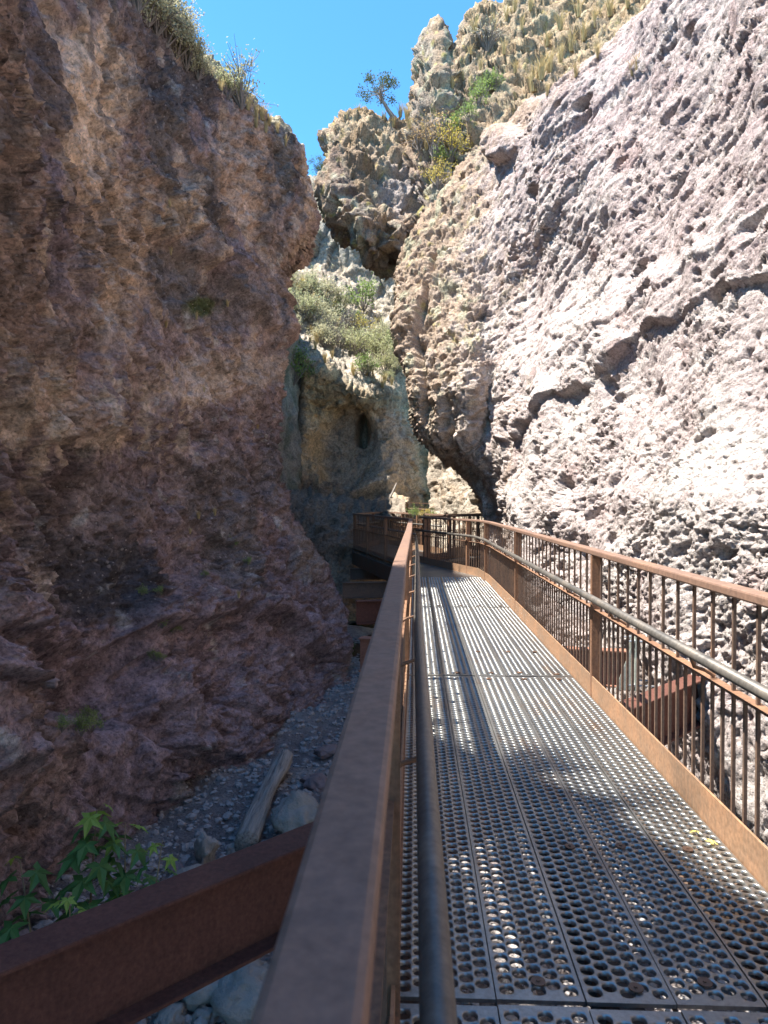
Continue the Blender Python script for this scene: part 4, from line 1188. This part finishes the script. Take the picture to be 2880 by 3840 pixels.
M_STEM = plain_mat('sapling_stem', (0.16, 0.12, 0.07), (0.25, 0.19, 0.11), 9, 0.8, 0, 0)
M_FALLEN = plain_mat('fallen_yellow_leaf', (0.55, 0.44, 0.10), (0.70, 0.60, 0.20), 9, 0.6, 0, 0, trans=0.2)

def leaf_cloud(pts, size, rng, k=1.6):
    n = len(pts)
    a = rng.normal(size=(n, 3)); a /= np.linalg.norm(a, axis=1, keepdims=True)
    b_ = np.cross(a, rng.normal(size=(n, 3))); b_ /= np.linalg.norm(b_, axis=1, keepdims=True) + 1e-9
    s = size * rng.uniform(0.6, 1.3, (n, 1))
    q = np.stack([pts - a * s * k * .5, pts + b_ * s * .5, pts + a * s * k * .5, pts - b_ * s * .5], 1)
    return q.reshape(-1, 3), np.arange(n * 4).reshape(-1, 4)

def shrub_meshes(seed, leaf_mat, n_leaf=700, leaf=0.028, twigs=16, flat=0.85, bare=0.0):
    """unit shrub: many forking twigs from the root, leaf clumps along their outer halves"""
    rng = np.random.default_rng(seed); m = MB(); tips = []
    for i in range(twigs):
        th = rng.uniform(0, 6.283); lean = rng.uniform(0.1, 1.05)
        ln = rng.uniform(0.65, 1.0)
        d = np.array([math.sin(lean) * math.cos(th) * 0.75, math.sin(lean) * math.sin(th) * 0.75, math.cos(lean) * flat]) * ln
        mid = d * 0.5 + rng.normal(size=3) * 0.05
        m.tube([(0, 0, -0.05), mid, d], [0.018, 0.011, 0.004], 4)
        tips.append((mid, d))
        for j in range(3):
            e = d + (rng.normal(size=3) * 0.17); st = mid + (d - mid) * rng.uniform(0, .7)
            m.tube([st, (st + e) / 2 + rng.normal(size=3) * .02, e], [0.008, 0.006, 0.003], 3); tips.append((st, e))
    tip = np.array([t[1] for t in tips]); st = np.array([t[0] for t in tips])
    k = rng.integers(0, len(tips), n_leaf); t = rng.uniform(0.25, 1.1, (n_leaf, 1))
    keep = rng.random(len(tips)) > bare
    pts = st[k] + (tip[k] - st[k]) * t + rng.normal(size=(n_leaf, 3)) * 0.055
    pts = pts[keep[k]]
    v, f = leaf_cloud(pts, leaf, rng)
    fm = mesh_np('foliage', v, f, False); fm.materials.append(leaf_mat)
    return m.mesh('stems', M_TWIG), fm

def tuft_mesh(seed, mat, n=70, spread=0.55, w=0.012):
    rng = np.random.default_rng(seed); v = []; f = []
    for i in range(n):
        th = rng.uniform(0, 6.283); le = rng.uniform(0.1, spread) ; ln = rng.uniform(0.55, 1.0)
        o = np.array([math.cos(th), math.sin(th), 0]); b0 = o * rng.uniform(0, 0.10); sd = np.array([-o[1], o[0], 0]) * w
        p1 = b0 + o * le * 0.35 * ln + np.array([0, 0, 0.6 * ln]); p2 = b0 + o * le * 1.0 * ln + np.array([0, 0, (1.0 - 0.35 * le) * ln])
        k = len(v); v += [b0 - sd + [0, 0, -.03], b0 + sd + [0, 0, -.03], p1 + sd * .8, p1 - sd * .8, p2]; f += [(k, k + 1, k + 2, k + 3), (k + 3, k + 2, k + 4)]
    me = bpy.data.meshes.new('grass_tuft'); me.from_pydata([tuple(x) for x in v], [], f); me.materials.append(mat); me.update()
    return me

KIND = {}
for nm, mat, kw in (('sage', M_SAGE, dict(n_leaf=1500, leaf=0.032)), ('pale', M_PALE, dict(n_leaf=2400, leaf=0.034, twigs=22)), ('green', M_GREEN, dict(n_leaf=900, leaf=0.04)),
                    ('yellow', M_YELLOW, dict(n_leaf=750, leaf=0.032)), ('orange', M_ORANGE, dict(n_leaf=650, leaf=0.026, twigs=22)), ('bare', M_SAGE, dict(n_leaf=500, twigs=22, flat=1.0, leaf=0.035)), ('twiggy', M_PALE, dict(n_leaf=200, twigs=26))):
    KIND[nm] = [shrub_meshes(100 + 7 * len(KIND) + j, mat, **kw) for j in range(3)]
TUFT = {'straw': [tuft_mesh(300 + j, M_STRAW) for j in range(3)], 'grass': [tuft_mesh(310 + j, M_MOSS, 90, 0.9, 0.02) for j in range(2)], 'yucca': [tuft_mesh(320, M_SAGE, 60, 1.1, 0.022)]}
def shrub(P, h, kind, label, group=None, wide=1.0, name='shrub'):
    st, fo = random.choice(KIND[kind])
    t = tag(empty(name, P), label, 'shrub', group)
    t.scale = (h * wide, h * wide, h); t.rotation_euler.z = random.uniform(0, 6.28)
    link(bpy.data.objects.new('stems', st), t); link(bpy.data.objects.new('foliage', fo), t)
    return t
def tuft(P, h, label, group=None, kind='straw', name='grass_tuft', cat='grass'):
    o = link(bpy.data.objects.new(name, random.choice(TUFT[kind]))); o.location = P; o.scale = (h * random.uniform(.8, 1.2), h * random.uniform(.8, 1.2), h); o.rotation_euler.z = random.uniform(0, 6.28)
    return tag(o, label, cat, group)
def px_h(P, px): return px * P[1] / F_PX

g = 'pale shrubs on the brow of the shaded cliff'
for (x, y, h) in ((520, 40, 190), (560, 90, 190), (590, 130, 190), (625, 170, 180), (660, 215, 170), (700, 255, 150), (640, 150, 170), (740, 300, 110), (600, 90, 190), (540, 10, 190), (505, 0, 150), (575, 60, 170), (680, 225, 140)):
    P = spot(x, y, 'cliff_left'); shrub(P, px_h(P, h), 'pale', 'dense pale grey-green shrub on the brow of the shaded cliff', g)
V_ = SURF['cliff_left'][0].reshape(-1, 3)
for yy in (1.9, 2.6, 3.1, 3.6, 4.1, 4.6):                     # the brow beside the camera, whose brush dapples the deck
    band = V_[(abs(V_[:, 1] - yy) < 0.12) & (V_[:, 0] > -7.0)]
    Pb = band[np.argmax(band[:, 2] + 2.05 * band[:, 0])].astype(float)
    shrub(Pb, 0.55, 'twiggy' if yy in (2.6, 3.6) else 'pale', 'low brush on the cliff brow high above the shaded end of the deck', 'brush above the shaded deck')
P = spot(730, 262, 'cliff_left'); shrub(P, px_h(P, 95), 'sage', 'small round dark green shrub alone against the sky on the brow')
P = spot(905, 400, 'cliff_left'); shrub(P, px_h(P, 215), 'bare', 'tall open twiggy shrub against the sky on the shaded cliff brow', wide=0.85)
P = spot(850, 370, 'cliff_left'); shrub(P, px_h(P, 120), 'sage', 'low leafy shrub beside the tall twiggy shrub on the brow')
for (x, y, h) in ((790, 300, 60), (830, 345, 60), (930, 415, 70), (960, 440, 60), (985, 450, 80), (1010, 470, 60), (1040, 495, 55), (1070, 545, 50), (1000, 500, 60), (960, 480, 60), (900, 420, 60)):
    P = spot(x, y, 'cliff_left'); tuft(P, px_h(P, h), 'dry straw grass tuft on the brow of the shaded cliff', 'dry grass on the shaded cliff brow')
for (x, y, h) in ((640, 960, 40), (735, 1200, 40), (760, 1470, 30), (620, 1230, 35), (850, 1150, 35), (960, 1620, 40), (985, 1650, 40), (740, 1940, 40), (800, 1930, 40), (710, 2000, 30), (890, 2240, 40), (630, 780, 40)):
    P = spot(x, y, 'cliff_left'); tuft(P + [.03, -.03, 0], px_h(P, h), 'tiny straw tuft clinging to the shaded cliff face', 'straw tufts on the shaded cliff face')
g = 'green weeds at the foot of the shaded cliff'
for (x, y, h) in ((530, 2235, 45), (590, 2225, 40), (600, 2350, 55), (640, 2375, 50), (570, 2475, 45), (600, 2480, 40), (230, 2740, 70), (300, 2750, 90), (335, 2735, 80), (330, 2700, 60), (860, 2045, 45), (930, 2115, 35), (760, 2160, 30)):
    P = spot(x, y, 'cliff_left'); shrub(P + [.03, -.03, 0], px_h(P, h), 'green', 'little green weed growing from the foot of the shaded cliff', g)
# creek side
for (x, y, h) in ((1290, 2340, 60), (1310, 2320, 70), (1330, 2300, 60), (1280, 2300, 55), (1300, 2450, 50), (1320, 2440, 45), (1350, 2310, 50)):
    P = ground_at(x, y); tuft(P, px_h(P, h), 'clump of bright green grass at the creek edge', 'green grass along the creek', 'grass')

# knob, spire and the slopes behind
U = ('cliff_upper_right',)
for (x, y, h) in ((1300, 440, 40), (1340, 425, 45), (1500, 440, 60), (1525, 450, 70), (1540, 480, 60), (1480, 470, 50), (1440, 450, 40), (1560, 540, 70), (1590, 500, 60), (1600, 560, 70), (1580, 600, 60), (1640, 470, 60)):
    P = spot(x, y, *U); tuft(P, px_h(P, h), 'straw tuft on the lichen covered knob beside the rock spire', 'straw tufts on the knob')
P = spot(1630, 590, *U); shrub(P, px_h(P, 185), 'orange', 'orange brown autumn shrub below the rock spire')
P = spot(1575, 560, *U); shrub(P, px_h(P, 120), 'orange', 'small rusty orange shrub below the rock spire beside bare rock')
P = spot(1690, 610, *U); shrub(P, px_h(P, 150), 'yellow', 'yellow leaved shrub below the rock spire')
P = spot(1640, 700, *U); shrub(P, px_h(P, 120), 'yellow', 'yellow green shrub lowest in the gully below the spire')
P = spot(1660, 640, *U); shrub(P, px_h(P, 90), 'green', 'green leafy shrub between the yellow shrubs in the gully')
P = spot(1705, 530, *U); shrub(P, px_h(P, 100), 'green', 'blue green leafy shrub above the yellow shrub in the gully')
for (x, y, h) in ((1760, 450, 80), (1790, 400, 90), (1820, 360, 90), (1850, 330, 70)):
    P = spot(x, y, *U); shrub(P, px_h(P, h), 'green', 'bright green shrub in a line climbing the gully', 'green shrubs climbing the gully')
P = spot(1830, 190, *U); shrub(P, px_h(P, 130), 'twiggy', 'dark twiggy shrub on the slope right of the spire')
for (x, y, h) in ((1780, 120, 60), (1760, 220, 60), (1800, 260, 60), (1850, 110, 80), (1900, 80, 70), (1930, 40, 70), (1990, 40, 70), (1960, 110, 60), (1890, 200, 70), (1930, 270, 60), (2000, 340, 120), (2030, 300, 110), (2060, 270, 100), (2100, 230, 90), (2140, 190, 100), (2190, 150, 90), (2230, 100, 90), (2290, 60, 90), (2170, 60, 90), (2100, 110, 80), (2050, 170, 70), (2350, 30, 80), (1740, 300, 50), (1700, 330, 50)):
    P = spot(x, y, *U); tuft(P, px_h(P, h), 'long straw grass tuft on the slope above the sunlit cliff', 'straw tufts on the upper slope')
for (x, y, h) in ((2390, 270, 80), (2370, 280, 70), (2050, 360, 60), (2160, 290, 60), (2240, 215, 70), (1870, 590, 35)):
    P = spot(x, y, 'cliff_right'); tuft(P, px_h(P, h), 'straw grass tuft on the top edge of the sunlit cliff', 'straw tufts on the sunlit cliff edge')

def tree(P, H, lean, label, seed, mat, clumps=26, cs=0.16, name='juniper_tree', spread=0.42):
    rng = np.random.default_rng(seed)
    t = tag(empty(name, P), label, 'tree'); m = MB(); top = np.array([lean * H, 0, H * 0.62])
    bend = np.array([lean * H * 0.75, 0, H * 0.25])
    m.tube([(0, 0, -0.1), bend * 0.6, bend * 1.1 + [0, 0, .1 * H], top], [0.06 * H, 0.045 * H, 0.032 * H, 0.018 * H], 7)
    pts = []
    for i in range(clumps):
        e = top + np.array([rng.normal() * spread * H * .62, rng.normal() * spread * H * .6, rng.normal() * 0.20 * H + 0.08 * H])
        s0 = bend * 1.1 + (top - bend) * rng.uniform(0.1, 1)
        m.tube([s0, (s0 + e) / 2 + rng.normal(size=3) * .03 * H, e], [0.014 * H, 0.009 * H, 0.004 * H], 4)
        pts.append(e + rng.normal(size=(140, 3)) * cs * H * 0.42)
    m.build('trunk', M_TWIG, t)
    v, f = leaf_cloud(np.concatenate(pts), 0.024 * H, rng)
    fm = mesh_np('crown', v, f, False); fm.materials.append(mat); link(bpy.data.objects.new('crown', fm), t)
    return t
P = spot(1482, 436, *U); tree(P, px_h(P, 165), -0.34, 'small juniper with leaning trunk on the knob against the sky', 5, M_JUNIPER, 13, 0.15)
P = spot(1205, 705, 'cliff_far'); tree(P, px_h(P, 105), 0.12, 'far scrubby tree on the skyline between the two cliffs', 6, M_JUNIPER, 22, 0.17)

# far slope
C = ('cliff_far',)
P = spot(1228, 830, *C); tuft(P, px_h(P, 75), 'spiky yucca on the ledge above the rock columns', None, 'yucca', 'yucca', 'yucca')
lab = {'sage': 'grey-green shrub on the far sunlit slope', 'pale': 'pale dry shrub on the far sunlit slope', 'green': 'fresh green shrub on the far sunlit slope', 'yellow': 'yellow autumn shrub on the far sunlit slope', 'twiggy': 'bare grey twiggy shrub on the far sunlit slope'}
rr = random.Random(3)
fixed = [(1365, 1170, 130, 'green'), (1410, 1340, 130, 'sage'), (1170, 1110, 100, 'sage'), (1230, 1140, 110, 'pale'), (1130, 1100, 70, 'yellow'), (1060, 1040, 70, 'yellow'), (1250, 1180, 60, 'yellow'), (1140, 1190, 130, 'sage'), (1210, 1240, 120, 'pale'), (1300, 1250, 120, 'twiggy'), (1330, 1330, 130, 'sage'), (1440, 1360, 120, 'sage'), (1480, 1310, 90, 'green'), (1080, 1080, 100, 'pale'), (1060, 1140, 90, 'sage'), (1280, 1170, 90, 'sage')]
for x, y, h, k in fixed:
    P = spot(x, y, *C); shrub(P, px_h(P, h), k, lab[k], lab[k].replace('shrub', 'shrubs'))
for i in range(34):
    x = rr.uniform(1030, 1490); lo = float(np.interp(x, FX, lip)); hi_ = float(np.interp(x, [1030, 1200, 1300, 1400, 1490], [1040, 1095, 1165, 1260, 1320]))
    y = rr.uniform(hi_, lo - 5); k = rr.choice(['sage', 'pale', 'pale', 'pale', 'twiggy', 'green', 'yellow'])
    P = spot(x, y, *C); shrub(P, px_h(P, rr.uniform(50, 105)), k, lab[k], lab[k].replace('shrub', 'shrubs'))
for i in range(46):
    x = rr.uniform(1030, 1490); lo = float(np.interp(x, FX, lip)); y = rr.uniform(lo - 260, lo + 8)
    P = spot(x, y, *C); tuft(P, px_h(P, rr.uniform(30, 65)), 'straw grass tuft on the far sunlit slope', 'straw tufts on the far slope')
P = spot(1100, 1440, 'cliff_behind_left'); shrub(P, px_h(P, 160), 'green', 'dark green shrub in shade behind the corner of the left cliff', wide=0.8)

# vine leaves on the far railing
for (x, y, Y, h) in ((1555, 1945, 20.0, 50), (1590, 1950, 20.2, 55), (1620, 1950, 20.4, 40)):
    P = at(x, y, Y); shrub(P, px_h(P, h), 'yellow' if x == 1590 else 'green', 'yellow leafy vine at the far bend of the catwalk' if x == 1590 else 'green leafy vine at the far bend of the catwalk', 'vines at the far bend')

# ---- sycamore saplings in front of the shaded cliff
def lobed_leaf(name, mat, seed):
    rng = np.random.default_rng(seed)
    out = []
    for ang, r in ((-150, .34), (-118, .70), (-92, .36), (-62, .95), (-34, .44), (0, 1.1), (34, .44), (62, .95), (92, .36), (118, .70), (150, .34), (180, .08)):
        a = math.radians(ang + rng.uniform(-5, 5)); r *= rng.uniform(.9, 1.1)
        x, y = math.sin(a) * r, math.cos(a) * r
        out.append((x, y + .1, -0.30 * (x * x + y * y) + 0.10 * abs(math.sin(a * 2.5))))
    v = [(0, 0.1, 0.05)] + out; n = len(out)
    me = bpy.data.meshes.new(name); me.from_pydata(v, [], [(0, 1 + i, 1 + (i + 1) % n) for i in range(n)]); me.materials.append(mat); me.update()
    return me
LEAF = [lobed_leaf('leaf', M_SYC, k) for k in range(3)]; LEAFN = [lobed_leaf('leaf', M_SYC_NEW, k + 10) for k in range(2)]
def sapling(base, top, Y, n, label, seed, size=0.085, new=3):
    rng = random.Random(seed)
    t_ = at(top[0], top[1], Y); b0 = at(base[0], base[1], Y * 0.98)
    b0[2] = bed_z(np.array([b0[0]]), np.array([b0[1]]))[0] - 0.02
    root = tag(empty('sycamore_sapling', b0), label, 'sapling', 'sycamore saplings by the shaded cliff')
    H = Vector(t_ - b0); m = MB()
    mid = H * 0.5 + Vector((rng.uniform(-.05, .05), rng.uniform(-.05, .05), 0.02))
    m.tube([(0, 0, 0), mid, H], [0.010, 0.008, 0.003], 6); m.build('stem', M_STEM, root, smooth=True)
    for i in range(n):
        u = 0.22 + 0.78 * (i + rng.random() * .5) / n
        p = mid * (u / .5) if u < .5 else mid + (H - mid) * ((u - .5) / .5)
        th = i * 2.4 + rng.uniform(-.5, .5); dirn = Vector((math.cos(th), math.sin(th), 0)); ln = (0.19 * (1.15 - u * .8)) * rng.uniform(.7, 1.2)
        q = p + dirn * ln + Vector((0, 0, 0.03))
        m = MB(); m.tube([p, (p + q) / 2 + Vector((0, 0, .015)), q], 0.0025, 4); m.build('leaf_stalk', M_STEM, root)
        young = i >= n - new
        o = link(bpy.data.objects.new('leaf', rng.choice(LEAFN if young else LEAF)), root)
        s = 1.6 * size * (rng.uniform(.85, 1.25) if not young else rng.uniform(.45, .75) if i > n - 2 else rng.uniform(.7, .95))
        o.scale = (s, s, s); o.location = q
        yv = (dirn + Vector((0, 0, rng.uniform(-0.9, -0.25)))).normalized(); zv = Vector((0, 0, 1)); xv = yv.cross(zv).normalized(); zv = xv.cross(yv)
        o.rotation_euler = Matrix((xv, yv, zv)).transposed().to_euler()
    return root
sapling((340, 3560), (362, 3035), 4.95, 30, 'tall sycamore sapling with the highest yellow tip beside the cliff', 1, 0.095)
sapling((400, 3560), (470, 3085), 5.1, 18, 'sycamore sapling with light green tip next to the tallest one', 2, 0.085)
sapling((180, 3600), (75, 3225), 4.7, 15, 'dark sycamore sapling leaning towards the cliff', 3, 0.09, 1)
sapling((560, 3500), (610, 3150), 5.0, 16, 'sycamore sapling standing beside the pale stones', 4, 0.08)
sapling((230, 3640), (262, 3350), 4.5, 11, 'short sycamore sapling with bright yellow-green top leaves', 5, 0.085, 5)
sapling((430, 3600), (470, 3360), 4.9, 10, 'low sycamore sapling behind the diagonal beam', 6, 0.075, 2)

# fallen leaves on the deck
for k, (x, y, rz) in enumerate(((1.215, 2.92, 0.4), (1.19, 3.02, 2.0))):
    me = lobed_leaf('fallen_leaf', M_FALLEN, 40 + k)
    o = link(bpy.data.objects.new('fallen_leaf', me)); o.location = (x, y, 0.012); o.scale = (0.035, 0.035, 0.03); o.rotation_euler = (0.3, 0.2, rz)
    tag(o, 'small yellow fallen leaf lying on the deck by the toe plate', 'leaf', 'fallen leaves on the deck')
